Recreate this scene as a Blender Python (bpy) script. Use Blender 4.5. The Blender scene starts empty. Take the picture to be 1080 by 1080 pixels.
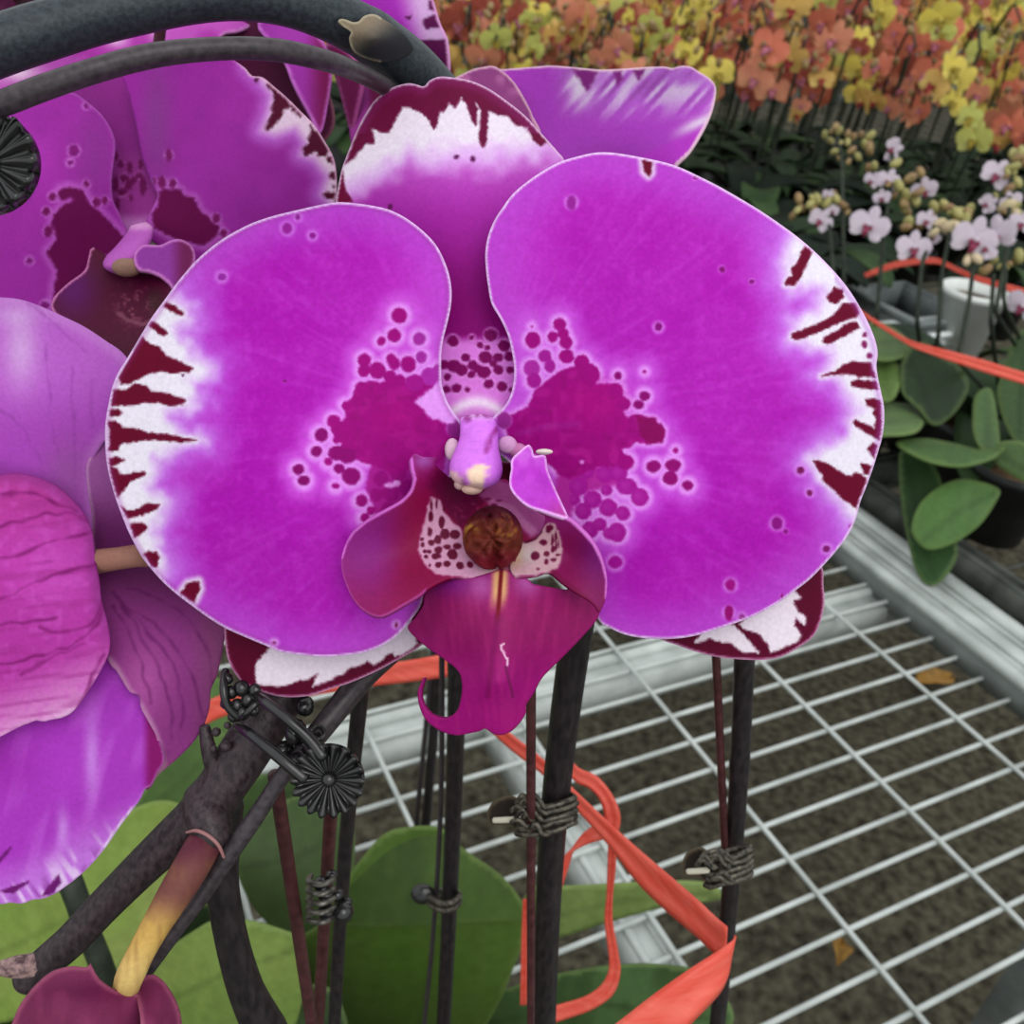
import bpy, math, random
import numpy as np
from mathutils import Vector, Matrix
from mathutils.geometry import delaunay_2d_cdt
random.seed(7); RNG = np.random.default_rng(7)
SC = bpy.context.scene; COL = SC.collection
# ---------------------------------------------------------------- camera frame (phone held over the bench, looking down and slightly rolled)
F = 1000.0; PIT = 0.56123; ROL = -0.12185
BENCH_Z = 0.705; HGT = 0.545
CAM = np.array([0.0, 0.0, BENCH_Z + HGT])
_fw = np.array([0, math.cos(PIT), -math.sin(PIT)]); _u = np.array([0, math.sin(PIT), math.cos(PIT)]); _r = np.array([1.0, 0, 0])
CR = math.cos(ROL)*_r - math.sin(ROL)*_u
CU = math.sin(ROL)*_r + math.cos(ROL)*_u
CF = _fw
def W(px, py, d):
    "world point seen at pixel (px,py) at distance d along the view axis"
    px = np.asarray(px, float); py = np.asarray(py, float); d = np.asarray(d, float)
    return CAM + (d*(px-540)/F)[..., None]*CR - (d*(py-540)/F)[..., None]*CU + d[..., None]*CF
def WZ(px, py, z):
    "world point at pixel on the horizontal plane z"
    v = W(px, py, 1.0) - CAM
    return CAM + v*((z-CAM[2])/v[2])
def dY(px, py, Y):
    "axial distance of the point at pixel lying on the vertical plane y=Y"
    v = W(px, py, 1.0) - CAM
    return float(Y/v[1])
# ---------------------------------------------------------------- small numeric helpers
def S(a): return np.asarray(a, float)
def lin(c):
    c = np.clip(S(c)/255.0, 0, 1)
    return np.where(c <= 0.04045, c/12.92, ((c+0.055)/1.055)**2.4)
def L4(*c): return (*[float(x) for x in lin(c)], 1.0)
def C(ox, oy, s, pts): return [(ox+x/s, oy+y/s) for x, y in pts]
def sst(a, b, x):
    t = np.clip((x-a)/(b-a), 0, 1); return t*t*(3-2*t)
def mix(c, col, w):
    w = np.clip(w, 0, 1)[:, None]; return c*(1-w)+S(col)*w
def ldist(X, Y, pts, closed=False):
    P = S(pts); Q = np.roll(P, -1, 0) if closed else P[1:]; P = P if closed else P[:-1]
    best = np.full(X.shape, 1e9)
    for (x0, y0), (x1, y1) in zip(P, Q):
        dx, dy = x1-x0, y1-y0; n = dx*dx+dy*dy+1e-12
        t = np.clip(((X-x0)*dx+(Y-y0)*dy)/n, 0, 1)
        best = np.minimum(best, (X-x0-t*dx)**2+(Y-y0-t*dy)**2)
    return np.sqrt(best)
def inside(X, Y, pts):
    P = S(pts); r = np.zeros(X.shape, bool)
    for (x0, y0), (x1, y1) in zip(P, np.roll(P, -1, 0)):
        if y0 == y1: continue
        c = (Y < y0) != (Y < y1)
        r ^= c & (X < (x1-x0)*(Y-y0)/(y1-y0)+x0)
    return r
def pdist(X, Y, pts):
    d = ldist(X, Y, pts, True); return np.where(inside(X, Y, pts), -d, d)
def vnoise(X, Y, sc, seed=0):
    r = np.random.default_rng(seed); G = r.random((64, 64)); x = X/sc; y = Y/sc
    i = np.floor(x).astype(int); j = np.floor(y).astype(int); u = x-i; v = y-j; u = u*u*(3-2*u); v = v*v*(3-2*v)
    g = lambda a, b: G[a % 64, b % 64]
    return (g(i, j)*(1-u)+g(i+1, j)*u)*(1-v)+(g(i, j+1)*(1-u)+g(i+1, j+1)*u)*v
def tps(ctrl):
    "smooth surface through scattered (px,py,z) control points"
    A = S(ctrl); P = A[:, :2]/100; n = len(P)
    def U(r2): return np.where(r2 > 0, r2*np.log(r2+1e-12), 0)
    K = U(((P[:, None]-P[None])**2).sum(-1)) + 1e-4*np.eye(n); Q = np.c_[np.ones(n), P]
    M = np.block([[K, Q], [Q.T, np.zeros((3, 3))]]); w = np.linalg.solve(M, np.r_[A[:, 2], 0, 0, 0])
    def f(X, Y):
        X = S(X)/100; Y = S(Y)/100; o = w[n]+w[n+1]*X+w[n+2]*Y
        for k in range(n): o = o+w[k]*U((X-P[k, 0])**2+(Y-P[k, 1])**2)
        return o
    return f
def catmull(pts, step, closed=False):
    P = S(pts); n = len(P); out = []
    for i in range(n if closed else n-1):
        g = (lambda k: P[k % n]) if closed else (lambda k: P[min(max(k, 0), n-1)])
        p0, p1, p2, p3 = g(i-1), g(i), g(i+1), g(i+2)
        m = max(1, int(round(np.linalg.norm((p2-p1)[:2])/step)))
        for t in np.arange(m)/m:
            out.append(.5*((2*p1)+(p2-p0)*t+(2*p0-5*p1+4*p2-p3)*t*t+(3*p1-p0-3*p2+p3)*t**3))
    if not closed: out.append(P[-1])
    return np.array(out)
# ---------------------------------------------------------------- materials
MATS = {}
def _mat(name):
    m = bpy.data.materials.new(name); m.use_nodes = True; nt = m.node_tree
    for n in list(nt.nodes): nt.nodes.remove(n)
    o = nt.nodes.new('ShaderNodeOutputMaterial'); return m, nt, o
def _n(nt, t, **k):
    n = nt.nodes.new('ShaderNode'+t)
    for a, v in k.items():
        if a in n.inputs: n.inputs[a].default_value = v
        else: setattr(n, a, v)
    return n
def pig_mat(name, noise_scale=900, amount=.16, rough=.5, transl=.18, spec=.3, bump=.15):
    "plant tissue: pigment from the colour attribute, fine cell mottling, soft translucency"
    m, nt, o = _mat(name); L = nt.links.new
    a = _n(nt, 'VertexColor', layer_name='Col'); tc = _n(nt, 'TexCoord')
    nz = _n(nt, 'TexNoise', Scale=noise_scale, Detail=3.0, Roughness=.6); L(tc.outputs['Object'], nz.inputs['Vector'])
    mr = _n(nt, 'MapRange'); mr.inputs[1].default_value = .3; mr.inputs[2].default_value = .7
    mr.inputs[3].default_value = 1-amount; mr.inputs[4].default_value = 1+amount; L(nz.outputs['Fac'], mr.inputs[0])
    mx = _n(nt, 'VectorMath', operation='SCALE'); L(a.outputs['Color'], mx.inputs[0]); L(mr.outputs[0], mx.inputs['Scale'])
    p = _n(nt, 'BsdfPrincipled', Roughness=rough); p.inputs['Specular IOR Level'].default_value = spec
    L(mx.outputs[0], p.inputs['Base Color'])
    b = _n(nt, 'Bump', Strength=bump, Distance=.0002); L(nz.outputs['Fac'], b.inputs['Height']); L(b.outputs[0], p.inputs['Normal'])
    if transl > 0:
        t = _n(nt, 'BsdfTranslucent'); L(mx.outputs[0], t.inputs['Color'])
        ms = _n(nt, 'MixShader'); ms.inputs[0].default_value = transl; L(p.outputs[0], ms.inputs[1]); L(t.outputs[0], ms.inputs[2]); L(ms.outputs[0], o.inputs[0])
    else: L(p.outputs[0], o.inputs[0])
    MATS[name] = m; return m
def mat(name, c1, c2=None, scale=60, rough=.5, spec=.4, metal=0, transl=0, bump=0, detail=4, stretch=None, lo=.35, hi=.65):
    "two-colour procedural noise material"
    m, nt, o = _mat(name); L = nt.links.new; c2 = c2 or c1
    tc = _n(nt, 'TexCoord'); nz = _n(nt, 'TexNoise', Scale=scale, Detail=detail)
    if stretch:
        mp = _n(nt, 'Mapping'); mp.inputs['Scale'].default_value = stretch; L(tc.outputs['Object'], mp.inputs[0]); L(mp.outputs[0], nz.inputs['Vector'])
    else: L(tc.outputs['Object'], nz.inputs['Vector'])
    r = _n(nt, 'ValToRGB'); r.color_ramp.elements[0].position = lo; r.color_ramp.elements[1].position = hi
    r.color_ramp.elements[0].color = L4(*c1); r.color_ramp.elements[1].color = L4(*c2); L(nz.outputs['Fac'], r.inputs[0])
    p = _n(nt, 'BsdfPrincipled', Roughness=rough, Metallic=metal); p.inputs['Specular IOR Level'].default_value = spec
    L(r.outputs[0], p.inputs['Base Color'])
    if bump:
        b = _n(nt, 'Bump', Strength=bump, Distance=.002); L(nz.outputs['Fac'], b.inputs['Height']); L(b.outputs[0], p.inputs['Normal'])
    if transl:
        t = _n(nt, 'BsdfTranslucent'); L(r.outputs[0], t.inputs['Color'])
        ms = _n(nt, 'MixShader'); ms.inputs[0].default_value = transl; L(p.outputs[0], ms.inputs[1]); L(t.outputs[0], ms.inputs[2]); L(ms.outputs[0], o.inputs[0])
    else: L(p.outputs[0], o.inputs[0])
    MATS[name] = m; return m
# ---------------------------------------------------------------- objects
def tag(o, label=None, cat=None, group=None, kind=None):
    if label: o['label'] = label
    if cat: o['category'] = cat
    if group: o['group'] = group
    if kind: o['kind'] = kind
    return o
def thing(name, loc, label, cat, group=None):
    o = bpy.data.objects.new(name, None); o.empty_display_size = .01; o.location = [float(v) for v in loc]; COL.objects.link(o)
    return tag(o, label, cat, group)
def org(parent):
    p = np.zeros(3)
    while parent is not None: p = p+np.array(parent.location); parent = parent.parent
    return p
def mkmesh(name, V, Fs, mats, col=None, smooth=True, mi=None):
    me = bpy.data.meshes.new(name); me.from_pydata([tuple(map(float, v)) for v in V], [], [tuple(map(int, f)) for f in Fs])
    for m in (mats if isinstance(mats, (list, tuple)) else [mats]): me.materials.append(m)
    if smooth: me.polygons.foreach_set('use_smooth', [True]*len(me.polygons))
    if mi is not None: me.polygons.foreach_set('material_index', mi)
    if col is not None:
        a = me.color_attributes.new('Col', 'FLOAT_COLOR', 'POINT'); c = np.ones((len(V), 4), np.float32); c[:, :3] = lin(col)
        a.data.foreach_set('color', c.ravel())
    me.update(); return me
def obj(name, V, Fs, mats, parent=None, col=None, smooth=True, mi=None, loc=None):
    "ONE mesh object; V in world coordinates; a top-level object gets its origin at loc or its base"
    V = S(V)
    o0 = org(parent) if parent is not None else (S(loc) if loc is not None else np.array([*V[:, :2].mean(0), V[:, 2].min()]))
    me = mkmesh(name, V-o0, Fs, mats, col, smooth, mi)
    o = bpy.data.objects.new(name, me); COL.objects.link(o)
    if parent is not None: o.parent = parent
    else: o.location = [float(x) for x in o0]
    return o
class MB:
    "collects shapes that belong to one part"
    def __init__(s): s.v = []; s.f = []; s.m = []; s.c = []; s.n = 0
    def add(s, V, Fs, mi=0, col=None):
        V = S(V); s.v.append(V); s.f += [tuple(i+s.n for i in f) for f in Fs]; s.m += [mi]*len(Fs)
        s.c.append(np.tile(S(col if col is not None else (128, 128, 128)), (len(V), 1)) if col is None or np.ndim(col) == 1 else S(col)); s.n += len(V); return s
    def build(s, name, mats, parent=None, loc=None, smooth=True, col=False):
        return obj(name, np.concatenate(s.v), s.f, mats, parent, np.concatenate(s.c) if col else None, smooth, s.m, loc)
def tube(P, R, n=10, cap=True, flat=1.0, up=None):
    "tube along P with radii R; flat<1 squashes it along the second normal; rounded ends"
    P = S(P); R = np.broadcast_to(S(R), (len(P),)).copy(); m = len(P)
    T = np.gradient(P, axis=0); T /= np.linalg.norm(T, axis=1)[:, None]+1e-12
    a = S(up) if up is not None else (S([0, 0, 1.]) if abs(T[0][2]) < .9 else S([1., 0, 0]))
    if cap:
        e = []
        for k, s in ((0, -1), (m-1, 1)): e.append([(P[k]+T[k]*s*R[k]*q, R[k]*w) for q, w in ((.35, .9), (.6, .62), (.7, .2))])
        P = np.concatenate([[x for x, _ in e[0][::-1]], P, [x for x, _ in e[1]]]); R = np.r_[[w for _, w in e[0][::-1]], R, [w for _, w in e[1]]]
        T = np.concatenate([[T[0]]*3, T, [T[-1]]*3]); m += 6
    V = []; A = 2*np.pi*np.arange(n)/n; nrm = a-T[0]*(a@T[0]); nrm /= np.linalg.norm(nrm)
    for k in range(m):
        nrm = nrm-T[k]*(nrm@T[k]); nrm /= np.linalg.norm(nrm)+1e-12; b = np.cross(T[k], nrm)
        V.append(P[k]+R[k]*(np.cos(A)[:, None]*b+flat*np.sin(A)[:, None]*nrm))
    Fs = [(k*n+i, k*n+(i+1) % n, (k+1)*n+(i+1) % n, (k+1)*n+i) for k in range(m-1) for i in range(n)]
    Fs += [tuple(range(n))[::-1], tuple(range((m-1)*n, m*n))]
    return np.concatenate(V), Fs
def tubepx(pts, n=12, step=8, cap=True):
    "pts (px,py,dist,width px) -> smooth tube"
    q = catmull(pts, step); return tube(W(q[:, 0], q[:, 1], q[:, 2]), q[:, 3]/2*q[:, 2]/F, n, cap)
def box(c, sx, sy, sz, ax=None):
    c = S(c); X, Y, Z = (np.eye(3) if ax is None else S(ax)); V = []
    for z in (-1, 1):
        for x, y in ((-1, -1), (1, -1), (1, 1), (-1, 1)): V.append(c+X*x*sx/2+Y*y*sy/2+Z*z*sz/2)
    return V, [(3, 2, 1, 0), (4, 5, 6, 7), (0, 1, 5, 4), (1, 2, 6, 5), (2, 3, 7, 6), (3, 0, 4, 7)]
def ball(c, r, nu=10, nv=6, ax=None):
    r = np.broadcast_to(S(r), (3,)); X = np.eye(3) if ax is None else S(ax); V = []; Fs = []
    for j in range(nv+1):
        t = math.pi*j/nv
        for i in range(nu):
            p = 2*math.pi*i/nu; V.append(S(c)+X[0]*r[0]*math.sin(t)*math.cos(p)+X[1]*r[1]*math.sin(t)*math.sin(p)+X[2]*r[2]*math.cos(t))
    for j in range(nv):
        for i in range(nu): Fs.append((j*nu+i, (j+1)*nu+i, (j+1)*nu+(i+1) % nu, j*nu+(i+1) % nu))
    return V, Fs
def sheet(name, outline, depth, colour, m, parent=None, sp=2.2, thick=.0005, smooth_outline=True, loc=None, step=2.5):
    "a petal or leaf: outline in view pixels, depth(px,py) in metres, pigment colour(px,py)"
    B = catmull(outline, step, True) if smooth_outline else S(outline)
    x0, y0 = B.min(0); x1, y1 = B.max(0)
    gx, gy = np.meshgrid(np.arange(x0, x1, sp), np.arange(y0, y1, sp*.866)); gx = gx+(np.arange(gx.shape[0]) % 2)[:, None]*sp/2
    X, Y = gx.ravel(), gy.ravel(); k = inside(X, Y, B); X, Y = X[k], Y[k]; k = ldist(X, Y, B, True) > sp*.55; X, Y = X[k], Y[k]
    pts = [Vector(map(float, p)) for p in B]+[Vector((float(a), float(b))) for a, b in zip(X, Y)]; n = len(B)
    r = delaunay_2d_cdt(pts, [(i, (i+1) % n) for i in range(n)], [], 1, 1e-5)
    Q = S([tuple(v) for v in r[0]]); X, Y = Q[:, 0], Q[:, 1]
    V = W(X, Y, depth(X, Y)); c = colour(X, Y, -pdist(X, Y, B))
    o = obj(name, V, [f[::-1] if True else f for f in r[2]], m, parent, np.clip(c, 0, 255), True, None, loc)
    if thick:
        md = o.modifiers.new('thickness', 'SOLIDIFY'); md.thickness = thick; md.offset = -1 if True else 1
    return o
# ================================================================ near orchids
PETAL = pig_mat('petal_tissue', 1500, .075, .6, .16, .10, .15)
LIPM = pig_mat('lip_tissue', 1400, .08, .5, .08, .14, .25)
WHITE = (238, 230, 244); DARK = (104, 0, 40); BLOT = (160, 0, 126); HALO = (232, 150, 246)
D0 = .145
def dm(ctrl, D=D0):
    f = tps(ctrl); return lambda X, Y: D-f(X, Y)/1000.0
def paint(c, X, Y, polys, col, soft=1.6, rough=2.2, seed=3):
    dn = (vnoise(X, Y, 3.2, seed)-.5)*rough*1.1-.7
    for p in polys: c = mix(c, col, 1-sst(-soft, soft, pdist(X, Y, p)+dn))
    return c
def dots(c, X, Y, L, col, halo=None, hw=6, soft=1.1):
    dn = (vnoise(X, Y, 3.5, 5)-.5)*1.8
    if halo is not None:
        w = np.zeros(X.shape)
        for d in L: w = np.maximum(w, 1-sst(d[2]*.9, d[2]+hw, np.hypot(X-d[0], Y-d[1])))
        c = mix(c, halo, w*.85)
    for d in L:
        ry = d[3] if len(d) > 3 else d[2]
        q = (np.hypot((X-d[0])/d[2], (Y-d[1])/ry)-1)*min(d[2], ry)+dn*.6
        c = mix(c, d[4] if len(d) > 4 else col, 1-sst(-soft, soft, q))
    return c
def base_mag(X, Y, E, hot=None, seed=1):
    c = np.tile(S((178, 28, 180)), (len(X), 1)); n = vnoise(X, Y, 38, seed); n2 = vnoise(X, Y, 9, seed+1)
    c = mix(c, (170, 8, 172), sst(.35, .9, n)*.55); c = mix(c, (200, 60, 208), sst(.5, .95, n2)*.28)
    rr = np.hypot(X-505, Y-450); st = vnoise(np.arctan2(Y-450, X-505)*55+200, rr*.02, 1.0, seed+2)
    c = mix(c, (172, 14, 176), sst(.5, .95, st)*.3); c = mix(c, (200, 72, 212), sst(.55, .95, 1-st)*.22); m = vnoise(X, Y, 3.2, seed+3)
    c = mix(c, (168, 10, 172), sst(.55, .95, m)*.28); c = mix(c, (202, 66, 210), sst(.55, .95, 1-m)*.16)
    c = mix(c, (190, 88, 214), (1-sst(2, 62, E))*.62)
    return c
def cr(a, b, s): return lambda P: C(a, b, s, P)
k1 = cr(100, 200, 5.4); k3 = cr(100, 380, 5.4); k6 = cr(100, 540, 5.4); k4 = cr(760, 220, 5.4); k5 = cr(760, 380, 5.4)
kd = cr(350, 70, 4.32); kl = cr(260, 560, 5.4); kr = cr(700, 540, 5.4); kw = cr(500, 460, 5.4); kt = cr(430, 500, 6.0); kc = cr(430, 420, 7.714); km = cr(420, 600, 4.91)

main = thing('orchid_flower', W(505, 470, D0+.012), 'large open magenta orchid bloom facing the camera, white and maroon streaked petal edges', 'flower')
# ---------------- left petal
LP = [(299,225),(318.5,220.4),(337,216.3),(355.6,213.3),(374,214.4),(392.6,217),(411,221.5),(429.6,231),(448,245.4),(461,260.2),(470.4,279.6),(475,296.3),(476.3,311),(475,326),(471.3,342.6),(467.6,357.4),(465.4,372),(465.2,385),(465.7,403.7),(468.5,414.8),(473,426),(480.5,438),(487,447),(489,462),(484,478),(478,495),(466,530),(458,560),(452,595),(446.5,628.5),(443.3,639.6),(436,650.7),(426.7,661.9),(415.6,673),(400.7,682.2),(382.2,688.7),(363.7,691.5),(343.3,693),(324.8,691.9),(306.3,689.6),(293.3,686.9),(277.8,680),(257.4,671.5),(237,662.2),(220.4,652),(203.7,640),(188.9,628.9),(174,616),(161,602),(150,588),(141.5,573),(134,557.5),(127.5,541),(121.5,524.4),(116.7,507.8),(113,491),(111.1,472.6),(110.7,454),(112,439.3),(114.8,424.4),(118.5,407.8),(124.5,393),(133.3,379),(142.6,363.8),(151,349.5),(161,333.3),(174,315.7),(185.2,300),(198,284.5),(211,270.8),(229.6,255.6),(248,244.2),(266.7,235),(285,228.7)]
LS = [k1([(400,640),(450,660),(505,705),(490,718),(440,690),(390,665)]), k1([(320,755),(360,765),(412,820),(390,832),(340,800),(305,770)]),
 k1([(272,838),(310,880),(370,900),(400,950),(460,970),(530,1005),(560,1020),(540,1035),(430,1045),(370,1030),(300,1050),(240,1078),(200,1105),(150,1105),(140,1070),(185,985),(240,890)]),
 k3([(100,170),(180,170),(230,130),(290,150),(320,180),(430,195),(520,230),(500,250),(430,255),(360,240),(280,240),(200,255),(100,255)]),
 k3([(85,285),(130,283),(160,300),(130,318),(90,315)]),
 k3([(75,350),(120,345),(160,385),(250,395),(300,415),(420,425),(490,440),(520,450),(490,465),(400,455),(320,450),(250,460),(150,470),(130,510),(80,515),(90,430)]),
 k3([(490,447),(540,448),(575,456),(540,461),(490,462)]),
 k3([(78,560),(120,550),(165,565),(130,590),(85,598)]), k3([(80,610),(130,615),(140,655),(280,635),(285,655),(200,690),(165,740),(120,785),(100,720)]),
 k3([(150,830),(180,860),(240,850),(290,820),(370,820),(350,845),(270,880),(190,895)]), k3([(205,935),(270,925),(300,950),(290,970),(225,1008)]),
 k6([(280,240),(310,225),(330,238),(350,225),(365,260),(350,310),(325,310)]), k6([(490,460),(530,410),(590,395),(597,440),(565,510),(540,505)])]
LW = [(172,300),(200,322),(206,338),(190,350),(206,372),(224,387),(222,397),(205,404),(214,420),(202,432),(178,440),(200,457),(216,464),(195,472),(166,485),(168,500),(158,515),(178,525),(174,543),(163,562),(172,578),(178,600),(168,610),(150,606),(90,560),(90,400),(140,330)]
LDOT = [(421.3,332.8,8.3),(415.7,353.7,7.2),(402.2,359.8,4.4,5),(442.2,357.4,6.6,7,(165,40,160)),(444.4,376.9,5.8,6.2,(165,40,160)),(384.3,380,7,7.5),(384.3,390.7,6.5,7),(398,390.7,8.5,9),(412,378.7,5,6),(415.7,383.3,6,7),(430.6,384.3,8.2,9),(411,397,6.5),(421.3,401,6.3),(453.7,397,10,9.5,(172,40,166)),(463,390,6,6,(172,40,166)),(437,404,10,9,(165,15,140)),(381.5,409.3,7),(365,427.8,4.8),(352,444.4,7),(357,452,8),(359,460,7),(354.6,464,4.2),(338.9,458.9,7.4,7.4,(138,0,110)),(333.7,476,6.2,5.6,(138,0,110)),(355.6,477.8,9.5,8,(142,0,112)),(366,481,9,8,(142,0,112)),(346.3,487,4.7,4.2),(314.8,495,6,5.6,(132,0,104)),(320.4,506.5,6.4,5.2,(132,0,104)),(354,512.6,4,3.2),(357.4,494,6.2,5.2,(142,0,112)),(370.4,502.4,10,9,(142,0,112)),(381.5,528,6.3,6.9,(150,0,118)),(391.7,538.5,4.8),(384.8,546,5)]
LBL = [(376,409),(389,402),(402,404),(415,398),(430,404),(441,398),(450,406),(459,402),(456,412),(448,418),(437,424),(446,430),(457,443),(467,441),(473,450),(478,446),(487,447),(489,462),(480,476),(470,480),(462,488),(438,492),(415,500),(395,490),(383,488),(372,482),(360,470),(362,462),(352,455),(357,450),(366,440),(363,430),(371,420)]
def c_left(X, Y, E):
    c = base_mag(X, Y, E, seed=11)
    pale = np.exp(-((X-440)**2/55**2+(Y-330)**2/70**2)); c = mix(c, (212, 80, 222), pale*.5)
    dW = pdist(X, Y, LW); ds = np.full(X.shape, 1e9)
    for p in LS: ds = np.minimum(ds, pdist(X, Y, p))
    wv = (vnoise(X, Y, 10, 8)-.5)*10
    c = mix(c, (200, 104, 228), (1-sst(0, 52, dW+wv))*.75); c = mix(c, (208, 136, 236), (1-sst(-4, 22, dW+wv))*.8)
    c = mix(c, WHITE, np.maximum(1-sst(-14, 10, dW+wv), (1-sst(1, 9, ds))*.9))
    ddot = np.full(X.shape, 1e9)
    for d in LDOT: ddot = np.minimum(ddot, np.hypot(X-d[0], Y-d[1])-d[2])
    dB = np.minimum(ddot, pdist(X, Y, LBL))
    c = mix(c, (214, 96, 228), (1-sst(4, 26, dB))*.75); c = mix(c, HALO, (1-sst(1, 9, dB))*.9)
    low = [(392,490),(434,478),(470,482),(462,520),(440,545),(400,548),(393,532),(386,515)]
    c = paint(c, X, Y, [low], (172, 26, 146), 2, 2); c = dots(c, X, Y, [(402,505,8),(420,498,9),(397,522,7),(412,520,9),(430,515,9),(410,537,8),(428,534,8)], (155, 5, 126), None)
    c = dots(c, X, Y, [(411,512,6,3),(418,510,4,3)], (236, 150, 240), None)
    c = paint(c, X, Y, [LBL], BLOT, 1.5, 1.6); ib = sst(0, 4, -pdist(X, Y, LBL)); c = mix(c, (184, 26, 146), ib*sst(.5, .85, vnoise(X, Y, 9, 77))*.45); c = mix(c, (138, 0, 104), ib*sst(.55, .9, vnoise(X, Y, 7, 78))*.35); c = mix(c, (172, 2, 128), (1-sst(0, 30, np.hypot((X-420)/1.4, Y-440)))*.7)
    c = dots(c, X, Y, LDOT, BLOT, None); c = dots(c, X, Y, [(479, 452, 7.5, 10, (140, 30, 130))], BLOT, (214, 110, 222), 3)
    c = paint(c, X, Y, [[(438,425),(452,412),(462,405),(465.5,402),(468.5,415),(473,426),(480,438),(478,446),(470,446),(462,441),(456,442),(446,430)]], (236, 158, 250), 2, 2)
    c = dots(c, X, Y, [(303,241,5.5,6,(150,30,150)),(329.5,248.5,3.4,3.4,(140,20,140)),(314,229,2.4,3,(140,30,140)),(234,292,4.6,4.2,(150,40,160))], BLOT, (214, 120, 232), 6)
    c = dots(c, X, Y, [(300.5,401.5,1.6,1.1),(193,396,1.3,1.3)], (90, 10, 70), None); c = dots(c, X, Y, [(289,678,2.2,1.6),(284,686,5,3.6),(278,691,3,4),(418,659,2,3)], (120, 6, 60), (225, 160, 240), 6)
    c = paint(c, X, Y, LS, DARK, 1.3, 1.7); c = mix(c, (150, 60, 150), (1-sst(2, 9, E))*.35)
    c = mix(c, (236, 196, 246), 1-sst(1.0, 3.2, E)); return c
zl = dm([(487,455,-2),(440,440,0),(470,300,2.5),(350,215,-.5),(300,450,4),(380,380,2.5),(112,460,-3.5),(180,310,-2.5),(150,590,-3),(250,665,-2),(345,692,0),(446,632,0),(300,560,3.5),(200,450,1.5),(460,530,-2)])
sheet('petal', LP, zl, c_left, PETAL, main, 2.0, .0007)
# ---------------- right petal
RP = [(518.6,320.5),(528,337),(536,355),(541,377),(542.4,392.6),(540.5,409.4),(536,422.4),(529.4,431.5),(522,438),(516,447),(516,462),(524,476),(540,490),(556,510),(575,545),(600,590),(620,630),(632.2,655),(643.3,662.4),(658,669),(676.7,672.8),(700,674),(718.5,673),(737,669.6),(755.6,664),(772,658.5),(792.6,651),(809,642.8),(826,632.6),(840.7,621.5),(853.7,611.3),(866.7,598.3),(883,580),(895.2,563.3),(902.6,546.7),(907.2,530),(913.7,513.3),(921,493),(926.7,474.4),(930.4,461.5),(932.6,444.8),(932.2,428),(929,412),(926,398),(924.4,385),(925.7,373),(923.5,360),(917.4,344),(908,325.6),(895.2,305.2),(880,286.5),(861,267),(842,250.5),(823,236.5),(801,221.6),(780,209),(757.8,196.3),(737.4,186),(717,176.5),(699,170.8),(677.8,166.3),(657.4,162.6),(640.7,160.7),(626,161.3),(609.3,165),(590,171),(572,180.7),(555.6,191.9),(540.7,204.8),(529.6,219.6),(521.3,232.6),(514.8,249),(512,266),(512.6,284),(515,303)]
RS = [k4([(490,215),(522,245),(490,310),(450,400),(415,440),(370,435),(375,405),(410,385),(405,345),(440,310),(460,250)]), k4([(650,450),(690,460),(700,500),(660,540),(620,535),(605,505)]),
 k4([(700,545),(770,545),(790,590),(770,620),(690,640),(610,680),(520,715),(440,745),(405,735),(410,715),(500,680),(600,635),(650,600)]),
 k4([(780,650),(790,680),(720,715),(660,745),(610,770),(580,755),(590,735),(680,685),(720,655)]),
 k4([(575,955),(650,930),(700,890),(750,875),(850,880),(880,960),(790,955),(720,940),(640,945)]), k4([(745,990),(780,978),(890,985),(900,1030),(860,1030),(790,1020),(750,1010)]),
 k5([(825,225),(880,222),(908,235),(915,400),(905,460),(860,425),(810,400),(750,355),(770,338),(830,370),(880,390),(888,330),(870,300),(890,275),(830,250)]), k5([(840,500),(870,475),(895,490),(880,555),(860,540)]),
 k5([(530,575),(550,568),(620,600),(700,650),(745,665),(770,640),(830,670),(835,690),(800,770),(775,840),(720,805),(660,750),(590,690),(580,650)]), k5([(800,590),(865,605),(848,650),(828,650)]),
 [(677.8,169),(687,170.6),(687,182),(684,185.5),(679,181)]]
RW = [(838,248),(828,264),(824,296),(834,310),(856,300),(866,304),(858,324),(836,338),(832,358),(858,370),(880,373),(864,394),(884,405),(896,418),(900,436),(893,458),(864,472),(850,484),(862,506),(880,526),(895,546),(905,570),(960,480),(950,350),(880,260)]
RDOT = [(562,358.5,8,9),(561,344.4,1.5),(590.4,341.9,6.7,7),(583,355.6,5.5,6),(594,352,6),(596.9,361,7),(597.4,376,8,7.5),(574.6,375.6,7,7,(165,25,150)),(580,386,6,7,(165,25,150)),(560.7,388.5,8.5,9,(172,40,160)),(563.5,401.5,7.8,8,(165,20,145)),(613.5,382,8),(621,395,11.5),(649.6,411.7,7.8),(658,426,7),(651.9,396,4,4.3,(138,0,110)),(679.6,417.6,5.6,5.2,(138,0,110)),(673.3,426.9,5.5,4.8,(138,0,110)),(680,391.9,2),(712.6,475.3,3),(689.4,491.9,7.3,6.4,(145,0,112)),(709.8,490.7,8.3,6.6,(145,0,112)),(707,504.3,8,7.4,(145,0,112)),(725.2,512,5.8,5,(145,0,112)),(660,487.4,8.8,8)]
RLOW = [(661,513,11,9),(674.8,524.4,9.6),(639.6,517,6),(641.5,535.6,9.5),(657,541.5,7.8),(625,527,9.5),(615,539,9),(633,553,7),(650.7,561.5,9.5,10.5),(622,559,9),(642,563,6),(610,513,10),(619,497,8),(637.8,500.4,9),(652.6,499,9),(606,527,6)]
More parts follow.
